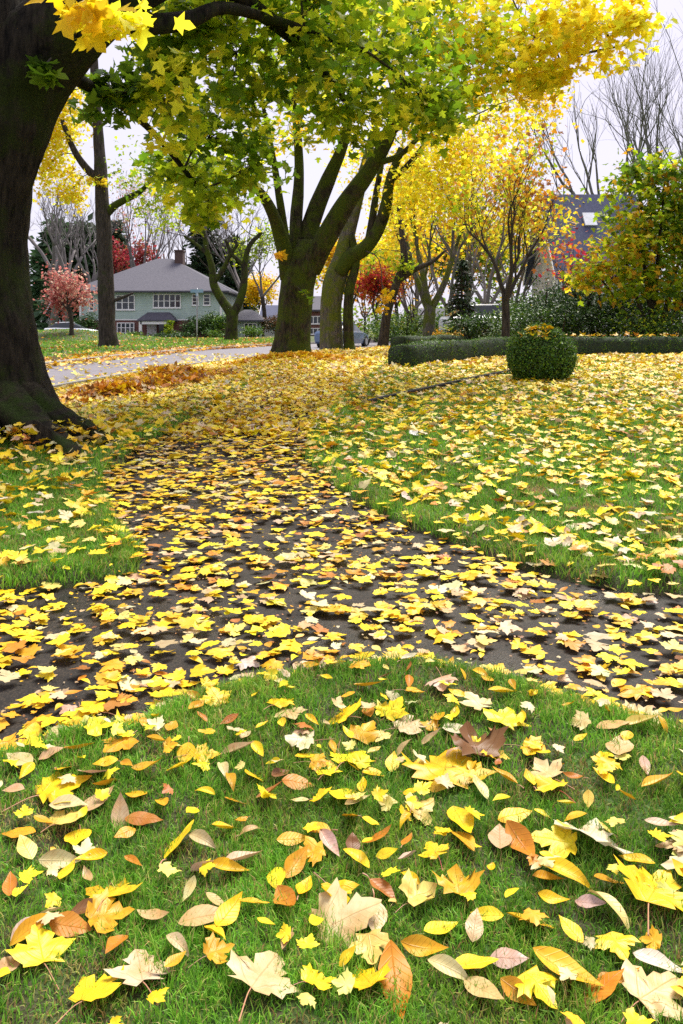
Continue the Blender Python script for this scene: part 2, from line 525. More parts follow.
# path: dark wet asphalt; one sheet under the turf edges
m_asph = noisy('wet_asphalt', [(.3, (.010, .0085, .007)), (.55, (.022, .018, .014)), (.75, (.040, .032, .024))], scale=5, detail=10, rough=.48, bump=.6, bscale=160, bdist=.006)
ex = np.array([q for q in PATH])
px_ = np.linspace(-3.6, 4.2, 80); py_ = np.linspace(1.6, 36, 300)
mb = MB()
QX, QY = np.meshgrid(px_, py_)
QZ = g(QX, QY) + .004 * wob(QX, QY, 1.5)
keep = poly_sd(PATH, QX, QY) < .35
idx = np.arange(QX.size).reshape(QX.shape)
mb.v.append(np.stack([QX.ravel(), QY.ravel(), QZ.ravel()], 1)); mb.n = QX.size
kq = keep[:-1, :-1] & keep[1:, 1:] & keep[1:, :-1] & keep[:-1, 1:]
mb.f = np.stack([idx[:-1, :-1][kq], idx[:-1, 1:][kq], idx[1:, 1:][kq], idx[1:, :-1][kq]], 1).tolist()
m_asph.node_tree.nodes['Principled BSDF'].inputs['Specular IOR Level'].default_value = .22
nt_ = m_asph.node_tree; vo = nt_.nodes.new('ShaderNodeTexVoronoi'); vo.inputs['Scale'].default_value = 170
tcx = nt_.nodes.new('ShaderNodeTexCoord'); nt_.links.new(tcx.outputs['Object'], vo.inputs['Vector'])
bs = nt_.nodes['Principled BSDF']; src = bs.inputs['Base Color'].links[0].from_socket
gr_ = ramp(nt_.nodes, [(.0, (.5, .5, .5)), (.55, (1, 1, 1)), (.8, (2.2, 2.0, 1.8))]); nt_.links.new(vo.outputs['Color'], gr_.inputs['Fac'])
mg = nt_.nodes.new('ShaderNodeMix'); mg.data_type = 'RGBA'; mg.blend_type = 'MULTIPLY'; mg.inputs['Factor'].default_value = 1
nt_.links.new(src, mg.inputs['A']); nt_.links.new(gr_.outputs['Color'], mg.inputs['B']); nt_.links.new(mg.outputs['Result'], bs.inputs['Base Color'])
rn = nt_.nodes.new('ShaderNodeTexNoise'); rn.inputs['Scale'].default_value = 1.3; nt_.links.new(tcx.outputs['Object'], rn.inputs['Vector'])
rm = nt_.nodes.new('ShaderNodeMapRange'); rm.inputs['From Min'].default_value = .35; rm.inputs['From Max'].default_value = .6; rm.inputs['To Min'].default_value = .28; rm.inputs['To Max'].default_value = .75
nt_.links.new(rn.outputs['Fac'], rm.inputs['Value']); nt_.links.new(rm.outputs['Result'], bs.inputs['Roughness'])
path = tag(mb.build('path', m_asph, None, True), 'dark wet asphalt path under the fallen leaves', None, None, 'structure')

m_road = noisy('road_asphalt', [(.3, (.12, .11, .125)), (.6, (.165, .15, .17)), (.8, (.20, .185, .205))], scale=1.5, detail=10, rough=.6, bump=.4, bscale=90, bdist=.006)
yy = np.concatenate([np.linspace(-30, 90, 121), np.linspace(95, 300, 20)])
mb = MB(); V = []; Fc = []
for i, y in enumerate(yy):
    a, b = np.interp(y, XL[:, 0], XL[:, 1]) - .4, np.interp(y, XR[:, 0], XR[:, 1]) + .25
    zz = float(np.interp(y, GL[:, 0], GL[:, 1]))
    for k in range(9):
        t = k / 8
        V.append((a + (b - a) * t, y, zz - .02 + .05 * (1 - (2 * t - 1) ** 2)))
for i in range(len(yy) - 1):
    for k in range(8):
        Fc.append((i * 9 + k, i * 9 + k + 1, i * 9 + 10 + k, i * 9 + 9 + k))
road = tag(mb.add(V, Fc).build('road', m_road, None, True), 'grey asphalt road curving past the trees', None, None, 'structure')
# concrete kerbs
m_kerb = noisy('kerb_concrete', [(.3, (.20, .19, .17)), (.7, (.32, .30, .27))], scale=6, rough=.8)
for X in (XR, XL):
    mb = MB(); V = []; Fc = []
    s = 1 if X is XR else -1
    for i, y in enumerate(yy):
        a = np.interp(y, X[:, 0], X[:, 1])
        zz = float(np.interp(y, GL[:, 0], GL[:, 1]))
        V += [(a, y, zz - .1), (a, y, zz + .10), (a + .02 * s, y, zz + .12), (a + .16 * s, y, zz + .12), (a + .16 * s, y, zz - .1)]
    for i in range(len(yy) - 1):
        for k in range(4):
            Fc.append((i * 5 + k, i * 5 + k + 1, i * 5 + 6 + k, i * 5 + 5 + k))
    tag(mb.add(V, Fc).build('kerb', m_kerb), 'concrete kerb beside the road', None, None, 'structure')

# ------------------------------------------------------------------ grass blades
def lawn_z(x, y):
    s = path_sd(x, y)
    return g(x, y) + LIFT + .006 * wob(x, y, 9) + .012 * wob(x, y, 2.3, 1) - (.10 * smooth(.03, -.05, s)) + .035 * smooth(0, .12, s) * smooth(.6, .1, s) * (y < 12)

def grass_points(x0, x1, y0, y1, dens):
    N = int((x1 - x0) * (y1 - y0) * dens)
    x = RNG.uniform(x0, x1, N); y = RNG.uniform(y0, y1, N)
    inview = np.abs(x) < (y * .43 + .35)
    s = path_sd(x, y)
    thin = .50 + .50 * smooth(-.7, .35, wob(x, y, 3.1, 4) + .7 * wob(x, y, 9.0, 2) + .5 * wob(x, y, 21.0, 5))
    k = inview & (s > .005) & (RNG.uniform(size=N) < thin) & (road_in(x, y) < -.15)
    return x[k], y[k], s[k]

bt = np.array([(-.5, 0, 0), (.5, 0, 0), (-.42, .5, .0), (.42, .5, .0), (0, 1, .0)], float)
bf = [(0, 1, 3, 2), (2, 3, 4)]
GV, GC = [], []
for (x0, x1, y0, y1, dens, hh, ww) in ((-1.9, 1.9, 1.25, 2.2, 60000, .031, .0024), (-1.9, 2.2, 2.2, 3.4, 36000, .036, .0030), (-2.6, 3.0, 3.4, 6.0, 14000, .043, .0046),
                                       (-4.2, 4.6, 6.0, 10.0, 5500, .05, .008), (-6, 7, 10.0, 16.0, 1200, .05, .014), (-8, 11, 16, 30, 220, .055, .025), (-32, -3, 28, 72, 40, .10, .07)):
    x, y, s = grass_points(x0, x1, y0, y1, dens)
    N = len(x)
    z = lawn_z(x, y) - .004
    h = hh * RNG.uniform(.4, 1.3, N) * (1 + .25 * wob(x, y, 13.0, 6)) * np.where(s < .12, 1.35, 1.0)
    bare = np.clip(wob(x, y, 3.7, 12) + .5 * wob(x, y, 13.0, 2) - .35, 0, 1) * .75
    ck = RNG.choice(6, N, p=[.31, .26, .17, .14, .07, .05]); ck = np.where(RNG.uniform(size=N) < bare, RNG.choice([4, 5, 3], N, p=[.35, .45, .2]), ck)
    h = h * (1 - .45 * bare)
    a = RNG.uniform(0, 2 * np.pi, N)
    lean = RNG.uniform(.15, 1.25, N)
    dx, dy = np.cos(a), np.sin(a)
    b = RNG.uniform(0, 2 * np.pi, N)
    wx, wy = np.cos(b) * ww * .5 * RNG.uniform(.7, 1.4, N), np.sin(b) * ww * .5
    c0 = np.stack([x, y, z], 1)
    mid = c0 + np.stack([dx * np.sin(lean * .5) * h * .55, dy * np.sin(lean * .5) * h * .55, np.cos(lean * .5) * h * .55], 1)
    tip = mid + np.stack([dx * np.sin(lean * 1.3) * h * .5, dy * np.sin(lean * 1.3) * h * .5, np.cos(lean * 1.3) * h * .5], 1)
    w = np.stack([wx, wy, np.zeros(N)], 1)
    GV.append(np.stack([c0 - w, c0 + w, mid + w * .85, mid - w * .85, tip], 1))
    base = np.array([(.15, .38, .028), (.20, .44, .038), (.28, .49, .055), (.09, .27, .025), (.48, .46, .13), (.38, .25, .10)])
    col = base[ck] * (1 + RNG.normal(0, .15, (N, 1))) * (1 + .20 * wob(x, y, 2.0, 7) + .16 * wob(x, y, 11.0, 3))[:, None] * (1 + np.clip(wob(x, y, 4.3, 8), 0, 1)[:, None] * np.array([.30, 0, .2]))
    GC.append(np.repeat(np.clip(col, .004, .9), 5, axis=0))
GVc = np.concatenate(GV).reshape(-1, 3).astype(np.float32); GCc = np.concatenate(GC)
N = len(GVc) // 5
me = bpy.data.meshes.new('grass')
me.vertices.add(len(GVc)); me.vertices.foreach_set('co', GVc.ravel())
L = (np.array([0, 1, 2, 3, 3, 2, 4])[None] + (np.arange(N) * 5)[:, None]).ravel().astype(np.int32)
me.loops.add(len(L)); me.loops.foreach_set('vertex_index', L)
S = np.tile([4, 3], N); me.polygons.add(len(S))
me.polygons.foreach_set('loop_start', np.concatenate([[0], np.cumsum(S)[:-1]]).astype(np.int32))
me.update(calc_edges=True)
at = me.attributes.new('tint', 'FLOAT_COLOR', 'POINT')
at.data.foreach_set('color', np.concatenate([GCc, np.ones((len(GCc), 1))], 1).astype(np.float32).ravel())
me.materials.append(M['blade'])
o = bpy.data.objects.new('grass', me); COL.objects.link(o)
tag(o, 'short green lawn grass beside the path', 'grass', None, 'stuff')

# ------------------------------------------------------------------ trees
T_LO = maple_template(HALF_LO, [1.0], shaper(fold=-.25, bend=.5))
T_LO2 = maple_template(HALF_LO, [1.0], shaper(fold=.2, bend=-.6))
T_OV = (np.array([(0, 0, 0), (.26, .35, .07), (.2, .7, .05), (0, 1, -.06), (-.2, .7, .05), (-.26, .35, .07), (0, .5, 0)], float), [(6, 0, 1), (6, 1, 2), (6, 2, 3), (6, 3, 4), (6, 4, 5), (6, 5, 0)])
T_Q = (np.array([(0, 0, 0), (.34, .45, .08), (0, 1, 0), (-.34, .45, .08)], float), [(0, 1, 2, 3)])

def crown(name, parent, clumps, templ, size, mat=None, hang=.7, per=22, spread=.22):
    """clumps: (centre, (rx, ry, rz), number of leaves, colours, weights); leaves gather on sprays inside each clump"""
    groups = []; sprays = []
    for c, r, n, cols, wts in clumps:
        ns = max(2, int(n / per))
        d = RNG.normal(size=(ns, 3)); d = unit(d) * (RNG.uniform(0, 1, (ns, 1)) ** .45)
        sc_ = np.array(c) + d * np.array(r)
        sprays.append((np.array(c), sc_))
        hue = RNG.normal(0, 1, ns)
        k = RNG.integers(0, ns, n)
        sig = spread * np.array([1.25, 1.25, .75]) * np.mean(r) * .8
        pos = sc_[k] + RNG.normal(size=(n, 3)) * sig
        # colours: each spray leans to one end of the list
        w = np.array(wts, float); w /= w.sum(); cum = np.cumsum(w)
        from_u = np.clip(.5 + .30 * hue[k] + RNG.normal(0, .18, n), 0.001, .999)
        ci = np.searchsorted(cum, from_u).clip(0, len(cols) - 1)
        col = np.array([PAL[q] for q in cols])[ci] * (1 + RNG.normal(0, .14, (n, 1))) * (1 + RNG.normal(0, .06, (n, 3)))
        nn = RNG.normal(size=(n, 3)) * .75 + np.array([0, 0, 1.0])
        vd = RNG.normal(size=(n, 3)) + np.array([0, 0, -hang * 1.6])
        u, v, q = frames(nn, vd)
        sz = size * RNG.uniform(.6, 1.2, n)
        half = RNG.uniform(size=n) < .5
        ts = templ if isinstance(templ, list) else [templ]
        tk = RNG.integers(0, len(ts), n)
        for t in range(len(ts)):
            e = tk == t
            groups.append((ts[t][0], ts[t][1], pos[e], u[e], v[e], q[e], sz[e], np.clip(col[e], .003, .97)))
    o = scatter(name, mat or M['leaf'], groups, parent)
    return o, sprays

def twigs_to(mb, starts, sprays, r0=.02, per_clump=None, sag=.1):
    """boughs from the nearest of the given limb points to each clump, twigs on to its sprays"""
    S = np.array([tuple(s) for s in starts])
    for c, sp in sprays:
        a = S[np.argmin(((S - c) ** 2).sum(1))]
        Lc = np.linalg.norm(c - a)
        m = (a + c) / 2 + RNG.normal(size=3) * .08 * Lc + np.array([0, 0, .12 * Lc])
        op = tube(mb, [a, m, c], [r0 * (1 + .25 * Lc), r0 * (.8 + .12 * Lc), r0 * .5], ns=6, per=3, bark=.05)
        O = np.array([tuple(q) for q in op])
        take = sp if per_clump is None else sp[:per_clump]
        for q in take:
            b = O[max(1, np.argmin(((O - q) ** 2).sum(1)) - 1)]
            L_ = np.linalg.norm(q - b)
            mm = (b + q) / 2 + RNG.normal(size=3) * .12 * L_ + np.array([0, 0, sag * L_])
            tube(mb, [b, mm, q], [r0 * .42, r0 * .3, r0 * .14], ns=4, per=2, bark=0)

def grow(mb, tips, p, d, L, r, lvl, top, rs, spread=.6, up=.25, kids=3, wander=.12, ns=None, shrink=.72):
    n = 4
    pts = [p]; q = p.copy(); dd = d.normalized()
    for i in range(n):
        dd = (dd + Vector((rs.gauss(0, wander), rs.gauss(0, wander), rs.gauss(0, wander) + up * .12))).normalized()
        q = q + dd * (L / n); pts.append(q.copy())
    rads = [r * (1 - (1 - shrink * .85) * i / n) for i in range(n + 1)]
    tube(mb, pts, rads, ns=ns or (8 if lvl == 0 else 6 if lvl < 3 else 4), per=2 if lvl < 2 else 1, bark=.07 if lvl < 2 else 0)
    if lvl >= top:
        tips.extend([(pts[2], dd), (pts[3], dd), (pts[4], dd)]); return
    for k in range(kids):
        at_ = pts[-1] if k < 2 else pts[rs.choice([2, 3])]
        ax = Vector((rs.gauss(0, 1), rs.gauss(0, 1), rs.gauss(0, .6))).normalized()
        nd = (dd + ax * spread * rs.uniform(.6, 1.3) + Vector((0, 0, up * .5))).normalized()
        grow(mb, tips, at_.copy(), nd, L * shrink * rs.uniform(.75, 1.15), rads[-1] * rs.uniform(.6, .85), lvl + 1, top, rs, spread, up, kids, wander, None, shrink)

def tip_leaves(name, parent, tips, n, cols, wts, templ, size, sig, mat=None, hang=.6, keep=None):
    A = np.array([tuple(t[0]) for t in tips])
    if keep is not None: A = A[keep(A)]
    k = RNG.integers(0, len(A), n)
    hue = RNG.normal(0, 1, len(A))
    # neighbouring tips share a tone
    hue = np.sin(A[:, 0] * 1.1 + A[:, 2] * .9) * .7 + hue * .5
    pos = A[k] + RNG.normal(size=(n, 3)) * sig
    w = np.array(wts, float); w /= w.sum(); cum = np.cumsum(w)
    uu = np.clip(.5 + .28 * hue[k] + RNG.normal(0, .2, n), .001, .999)
    ci = np.searchsorted(cum, uu).clip(0, len(cols) - 1)
    col = np.array([PAL[q] for q in cols])[ci] * (1 + RNG.normal(0, .15, (n, 1))) * (1 + RNG.normal(0, .06, (n, 3)))
    u, v, q = frames(RNG.normal(size=(n, 3)) * .8 + np.array([0, 0, .9]), RNG.normal(size=(n, 3)) + np.array([0, 0, -hang]))
    return scatter(name, mat or M['leaf'], [(templ[0], templ[1], pos, u, v, q, size * RNG.uniform(.6, 1.25, n), np.clip(col, .003, .97))], parent)

def limb(pxs, parent, mat, name='limb', ns=14, per=5, bark=.10, seed=0.0, lobes=0):
    """pxs: (px, py, depth, radius in px); a limb of its own under its tree"""
    mb = MB()
    pts = [P(a, b, c) for a, b, c, d in pxs]; rr = [d * c / F for a, b, c, d in pxs]
    op = tube(mb, pts, rr, ns=ns, per=per, bark=bark, seed=seed, lobes=lobes)
    mb.build(name, mat, parent, True)
    return op

def clump(px, py, Y, rx, ry, n, cols, wts, ryd=None):
    s = Y / F
    return (tuple(P(px, py, Y)), (rx * s, ryd or (rx + ry) * .5 * s, ry * s), n, cols, wts)

# --- the old tree at the left edge
lt = empty('maple_tree', (-3.75, 8.5, gz(-3.75, 8.5)), 'massive dark old maple at the left edge with a thick limb arching overhead', 'tree')
D = 8.5
trunk_px = [(-26, 470, 112), (-27, 440, 100), (-29, 408, 82), (-31, 355, 67), (-31, 300, 58), (-29, 235, 52), (-25, 175, 53), (-15, 125, 56), (-14, 70, 52), (-18, 0, 46), (-25, -90, 40), (-40, -220, 30)]
op1 = limb([(a, b, D, c) for a, b, c in trunk_px], lt, M['bark_old'], 'trunk', ns=56, per=9, bark=.075, seed=3.0, lobes=.10)
opA = limb([(-20, 250, D, 34), (-16, 185, D, 46), (-3, 125, D, 50), (24, 72, D, 45), (70, 24, D - .1, 40), (118, -8, D, 32), (180, -40, D + .3, 25), (280, -95, D + 1.2, 16)], lt, M['bark_old'], ns=24, per=6, bark=.08, seed=7)
opB = limb([(95, 15, D, 16), (145, 24, D + .1, 11.5), (188, 20, D + .4, 9), (226, 8, D + .8, 6), (290, 25, D + 1.8, 4.5), (365, 50, D + 3.0, 3)], lt, M['bark_old'], ns=12, seed=9)
opC = limb([(190, -40, D + .3, 12), (250, 5, D + 1.4, 9), (300, 45, D + 2.5, 6), (345, 100, D + 3.2, 3.5)], lt, M['bark_old'], ns=10, seed=5)
opD = limb([(60, 70, D, 9), (92, 88, D + .8, 5.5), (128, 110, D + 1.6, 4), (160, 140, D + 2.6, 3), (200, 190, D + 3.2, 2.2)], lt, M['bark_old'], ns=10, seed=2)
# surface root with moss
mbr = MB()
for pp, rr in (([(-3.30, 8.30, .30), (-2.85, 8.05, .16), (-2.5, 7.80, .10), (-2.22, 7.55, .05), (-2.0, 7.25, -.06)], [.26, .17, .14, .10, .04]),
               ([(-3.35, 8.10, .28), (-2.85, 7.65, .12), (-2.52, 7.30, .08), (-2.28, 6.95, .02), (-2.15, 6.65, -.07)], [.26, .17, .14, .10, .04]),
               ([(-3.6, 7.9, .28), (-3.25, 7.4, .10), (-3.0, 6.95, -.03)], [.26, .15, .04])):
    pts = [(a_, b_, gz(a_, b_) + c_) for a_, b_, c_ in pp]
    tube(mbr, pts, rr, ns=20, per=10, bark=.30, fine=2.0, seed=len(rr))
mbr.build('root', M['root_moss'], lt, True)
GRN = (['dgreen', 'green', 'olive', 'lime', 'lemon'], [.06, .38, .34, .16, .06])
GRN2 = (['green', 'olive', 'lime', 'lemon'], [.30, .36, .22, .12])
YEL = (['lime', 'lemon', 'bright', 'yellow'], [.15, .42, .33, .10])
lc = [clump(104, 10, 6.6, 32, 20, 110, ['lemon', 'bright', 'yellow'], [.6, .3, .1], .5),
      clump(115, 92, 9.5, 38, 34, 210, ['dgreen', 'green', 'olive'], [.3, .5, .2]),
      clump(165, 70, 10, 36, 50, 360, *GRN2), clump(172, 105, 9.4, 30, 42, 170, ['lemon', 'lime', 'olive'], [.35, .4, .25], .6),
      clump(225, 60, 11, 60, 60, 520, *GRN), clump(215, 135, 11.5, 48, 50, 430, *GRN), clump(210, 200, 11.6, 30, 30, 190, *GRN2),
      clump(165, 170, 12.0, 34, 38, 240, *GRN2), clump(255, 165, 11.8, 32, 40, 250, *GRN),
      clump(300, 45, 11, 70, 60, 620, *GRN), clump(380, 50, 12, 70, 60, 680, *GRN), clump(350, 110, 12, 52, 34, 480, *GRN2),
      clump(190, 15, 10, 60, 30, 500, *GRN2), clump(300, -30, 10.5, 150, 35, 1100, *GRN2), clump(430, 105, 12.5, 42, 32, 380, *GRN2),
      clump(52, 42, 8.6, 14, 22, 40, ['rust', 'brown', 'green'], [.4, .3, .3], .3), clump(45, 65, 8.0, 12, 14, 36, ['dgreen', 'green'], [.5, .5], .2)]
_, sp = crown('crown', lt, lc, [T_LO, T_LO2], .165, per=14, spread=.30)
mbt = MB()
twigs_to(mbt, list(opA) + list(opB) + list(opC) + list(opD), sp, .016, 26)
mbt.build('twigs', M['twig'], lt)

# --- the mossy tree in the middle, beside the path
D = 21.0
ct = empty('maple_tree', (P(291, 357, D).x, D, gz(P(291, 357, D).x, D)), 'mossy dark multi-limbed maple in the middle, standing in fallen leaves beside the road', 'tree')
op1 = limb([(290, 366, D, 27), (291, 357, D, 22), (292, 342, D, 18), (294, 318, D, 16.3), (297, 290, D, 16.5), (301, 270, D, 17.5), (305, 254, D, 15), (306, 240, D, 8)], ct, M['bark_moss'], 'trunk', ns=40, per=7, bark=.08, seed=1.0, lobes=.12)
L_ = []
for k, q in enumerate(([(290, 278, D, 14), (283, 245, D - .2, 11), (273, 214, D - .6, 8), (258, 190, D - 1.2, 6), (228, 165, D - 2.2, 4), (190, 150, D - 3.4, 2.5)],
                       [(297, 262, D, 11), (296, 220, D + .2, 8.5), (299, 180, D + .3, 7), (298, 140, D + .4, 5.5), (292, 90, D + .2, 4)],
                       [(303, 262, D, 15), (312, 222, D + .3, 12), (328, 180, D + .3, 10), (343, 145, D, 7), (352, 100, D - .6, 5), (360, 50, D - 1.5, 3.5)],
                       [(309, 268, D, 18), (325, 240, D - .3, 15), (345, 205, D - .5, 13), (372, 167, D - .8, 11), (392, 128, D - 1.2, 9), (400, 90, D - 1.6, 7), (402, 40, D - 2.2, 5), (415, -20, D - 3, 4)],
                       [(286, 242, D - .2, 6), (279, 195, D - .5, 5), (271, 146, D - .9, 3.5), (262, 100, D - 1.4, 2.5)],
                       [(390, 132, D - 1.2, 6), (412, 118, D - 1.8, 5), (450, 105, D - 3.0, 4), (500, 85, D - 4.6, 3), (560, 60, D - 6.0, 2.2), (625, 45, D - 7.0, 1.4)],
                       [(375, 163, D - .8, 5), (400, 155, D - 1.4, 4), (428, 128, D - 2.4, 3), (470, 90, D - 3.6, 2)])):
    q = [(a_, b_, c_, d_ * .74) for a_, b_, c_, d_ in q]
    L_ += list(limb(q, ct, M['bark_moss'], ns=16, per=5, bark=.09, seed=k * 3.1))
cc = [clump(330, 60, 18, 70, 60, 900, *GRN2), clump(280, 60, 20, 60, 70, 700, *GRN2), clump(420, 30, 17, 60, 50, 900, *GRN2),
      clump(470, 60, 15.5, 55, 55, 800, ['green', 'olive', 'lime', 'yellow'], [.15, .25, .3, .3]), clump(440, 115, 16, 40, 28, 320, ['olive', 'lime', 'yellow'], [.3, .4, .3]),
      clump(530, 40, 14.5, 60, 48, 800, *YEL), clump(590, 30, 13.8, 48, 40, 480, ['lemon', 'bright', 'yellow'], [.5, .35, .15]), clump(545, 85, 14.5, 40, 22, 220, *YEL),
      clump(632, 12, 13.5, 28, 22, 160, ['lemon', 'bright', 'yellow'], [.5, .3, .2]), clump(500, -25, 15, 150, 26, 700, *YEL),
      clump(232, 175, 18.2, 40, 42, 420, *GRN2), clump(195, 155, 17.6, 28, 40, 260, *GRN2), clump(370, -20, 17, 120, 30, 700, *GRN2), clump(285, 135, 21, 40, 30, 190, ['yellow', 'lime', 'bright'], [.4, .3, .3]),
      clump(280, 257, 20.3, 7, 6, 12, ['gold', 'orange'], [.5, .5], .2), clump(306, 295, 20.2, 7, 6, 14, ['lime', 'green'], [.5, .5], .2)]
_, sp = crown('crown', ct, cc, [T_LO, T_LO2], .17, per=14, spread=.30)
mbt = MB(); twigs_to(mbt, L_, sp, .016, 22); mbt.build('twigs', M['twig'], ct)

# --- the lighter mossy tree behind it
D = 27.0
bt_ = empty('maple_tree', (P(346, 350, D).x, D, gz(P(346, 350, D).x, D)), 'paler mossy twin stemmed tree just behind the dark middle maple', 'tree')
limb([(331, 358, D, 16), (331, 347, D, 12), (331, 312, D, 10.5), (334, 284, D, 11), (340, 264, D, 10), (346, 240, D, 7.5), (356, 205, D, 6.2), (364, 170, D + .3, 5), (374, 130, D + .5, 3.8)], bt_, M['bark_grey'], 'trunk', ns=22, per=6, seed=2, lobes=.2)
limb([(350, 356, D - .2, 8), (349, 345, D - .2, 5.6), (348, 315, D - .2, 5), (350, 288, D - .2, 4.8), (356, 262, D - .2, 4), (352, 235, D - .2, 3)], bt_, M['bark_moss'], 'trunk', ns=16, per=6, seed=4, lobes=.2)
a1 = limb([(338, 272, D - .1, 9), (350, 257, D - .2, 8), (365, 248, D - .3, 7.2), (378, 230, D - .4, 6.4), (386, 205, D - .6, 5.8), (390, 180, D - .8, 4.8), (402, 148, D - 1, 3.6)], bt_, M['bark_moss'], ns=16, per=6, seed=6)
a2 = limb([(368, 246, D - .3, 4.5), (372, 222, D - .2, 4), (376, 195, D, 3.4), (384, 150, D, 2.4)], bt_, M['bark_moss'], ns=10)
a3 = limb([(389, 182, D - .8, 3.6), (408, 165, D - 1.2, 3), (428, 140, D - 2, 2.2)], bt_, M['bark_moss'], ns=10)
YF = (['lemon', 'bright', 'yellow', 'lime'], [.42, .34, .14, .10])
yc = [clump(430, 175, 26, 42, 40, 1500, *YF), clump(400, 205, 27, 22, 28, 420, *YF), clump(465, 150, 26, 36, 30, 900, *YF), clump(455, 210, 26, 30, 26, 560, *YF), clump(505, 120, 26, 40, 24, 620, *YF),
      clump(540, 95, 25, 26, 30, 500, ['yellow', 'bright', 'gold'], [.4, .4, .2]), clump(355, 160, 28, 22, 50, 420, *YF), clump(410, 110, 26, 50, 40, 700, *YF), clump(383, 300, 24, 12, 14, 60, ['gold', 'yellow'], [.6, .4], .3)]
_, sp = crown('crown', bt_, yc, [T_LO, T_LO2], .14, per=16, spread=.3)
mbt = MB(); twigs_to(mbt, list(a1) + list(a2) + list(a3), sp, .014, 14); mbt.build('twigs', M['twig'], bt_)

# --- a slim tree further along the strip
D = 33.0
st = empty('street_tree', (P(384, 345, D).x, D, gz(P(384, 345, D).x, D)), 'slim dark mossy tree leaning right behind the twin stemmed tree, low branch to the right', 'tree')
b1 = limb([(382, 352, D, 6), (384, 335, D, 5), (388, 310, D, 4.5), (396, 285, D, 4), (404, 262, D, 4), (402, 235, D, 3), (398, 200, D, 2)], st, M['bark_plain'], 'trunk', ns=10)
b2 = limb([(399, 280, D, 3.5), (418, 268, D, 3), (432, 262, D, 2), (446, 250, D, 1.2)], st, M['bark_plain'], ns=8)
_, sp = crown('crown', st, [clump(372, 255, 34, 20, 22, 160, ['green', 'olive', 'lime'], [.4, .3, .3]), clump(400, 268, 33, 18, 16, 140, ['olive', 'lime', 'green'], [.4, .3, .3]), clump(395, 225, 34, 24, 30, 260, *YF)], T_LO, .16, per=14)
mbt = MB(); twigs_to(mbt, list(b1) + list(b2), sp, .014, 10); mbt.build('twigs', M['twig'], st)

# --- generated trees
def tree(name, label, px, py, D, h, r, seed, mat, twig, crown_=None, spread=.55, up=.35, kids=3, top=4, trunk_len=.35, lean=(0, 0), wander=.1, group=None, shrink=.72, cat='tree'):
    x, y = P(px, py, D).x, D
    z = gz(x, y)
    e = empty(name, (x, y, z), label, cat, group)
    rs = random.Random(seed)
    mb = MB(); tips = []
    d0 = Vector((lean[0], lean[1], 1)).normalized()
    p0 = Vector((x, y, z - .1))
    p1 = p0 + d0 * h * trunk_len
    tube(mb, [p0, p0 + d0 * h * trunk_len * .12, (p0 + p1) / 2 + Vector((rs.gauss(0, .05 * h * trunk_len), 0, 0)), p1], [r * 1.5, r * 1.05, r * .92, r * .85], ns=12, per=4, bark=.08, seed=seed)
    mb.build('trunk', mat, e, True)
    mb = MB()
    k0 = kids + 1
    for k in range(k0):
        a = 2 * math.pi * (k + rs.uniform(-.25, .25)) / k0
        dd = (d0 + Vector((math.cos(a), math.sin(a), 0)) * spread * rs.uniform(.6, 1.2)).normalized()
        grow(mb, tips, p1 - d0 * h * trunk_len * rs.uniform(0, .22), dd, h * (1 - trunk_len) * .36 * rs.uniform(.85, 1.15), r * .55, 1, top, rs, spread, up, kids, wander, None, shrink)
    mb.build('branches', twig, e, True)
    if crown_:
        n, cols, wts, templ, size, sig = crown_[:6]
        tip_leaves('crown', e, tips, n, cols, wts, templ, size, sig, keep=crown_[6] if len(crown_) > 6 else None)
    return e, tips

# tree across the road, left
D = 42
at_ = empty('street_tree', (P(106, 347, D).x, D, gz(P(106, 347, D).x, D)), 'tall straight trunk on the green house lawn across the road, yellow leaves at left', 'tree')
c1 = limb([(107, 352, D, 14), (108, 345, D, 10.5), (107, 325, D, 8.3), (106, 280, D, 7.8), (104, 235, D, 7.4), (102, 200, D, 7), (100, 165, D, 6), (98, 130, D, 5), (95, 80, D, 4.5), (92, 20, D, 3)], at_, M['bark_plain'], 'trunk', ns=18, per=5, lobes=.15)
c2 = limb([(101, 182, D, 4.5), (88, 170, D, 4), (74, 150, D - .5, 3), (62, 120, D - 1, 2)], at_, M['bark_plain'], ns=8)
c3 = limb([(105, 215, D, 4.5), (116, 205, D, 3.8), (130, 197, D, 3.4), (142, 190, D - .4, 2.4), (160, 170, D - 1, 1.5)], at_, M['bark_moss'], ns=8)
c4 = limb([(107, 312, D, 2.6), (112, 302, D, 2), (124, 297, D, 1.5), (133, 293, D, 1)], at_, M['bark_plain'], ns=8)
YB = (['lemon', 'bright', 'yellow'], [.5, .3, .2])
_, sp = crown('crown', at_, [clump(58, 120, 42, 20, 42, 2000, *YB), clump(48, 165, 42, 14, 36, 1100, *YB), clump(72, 190, 42, 12, 24, 600, *YB), clump(68, 92, 42, 18, 18, 700, *YB), clump(97, 180, 41.5, 10, 10, 110, *YB),
        clump(160, 205, 41, 22, 26, 420, ['green', 'olive', 'lime'], [.35, .35, .3]), clump(140, 170, 41, 26, 34, 420, ['green', 'olive', 'lime'], [.35, .4, .25]), clump(185, 190, 41, 24, 34, 330, ['olive', 'lime', 'yellow'], [.35, .4, .25])], T_LO, .19, per=18, spread=.3)
mbt = MB(); twigs_to(mbt, list(c1)[20:] + list(c2) + list(c3), sp, .02, 8); mbt.build('twigs', M['twig'], at_)

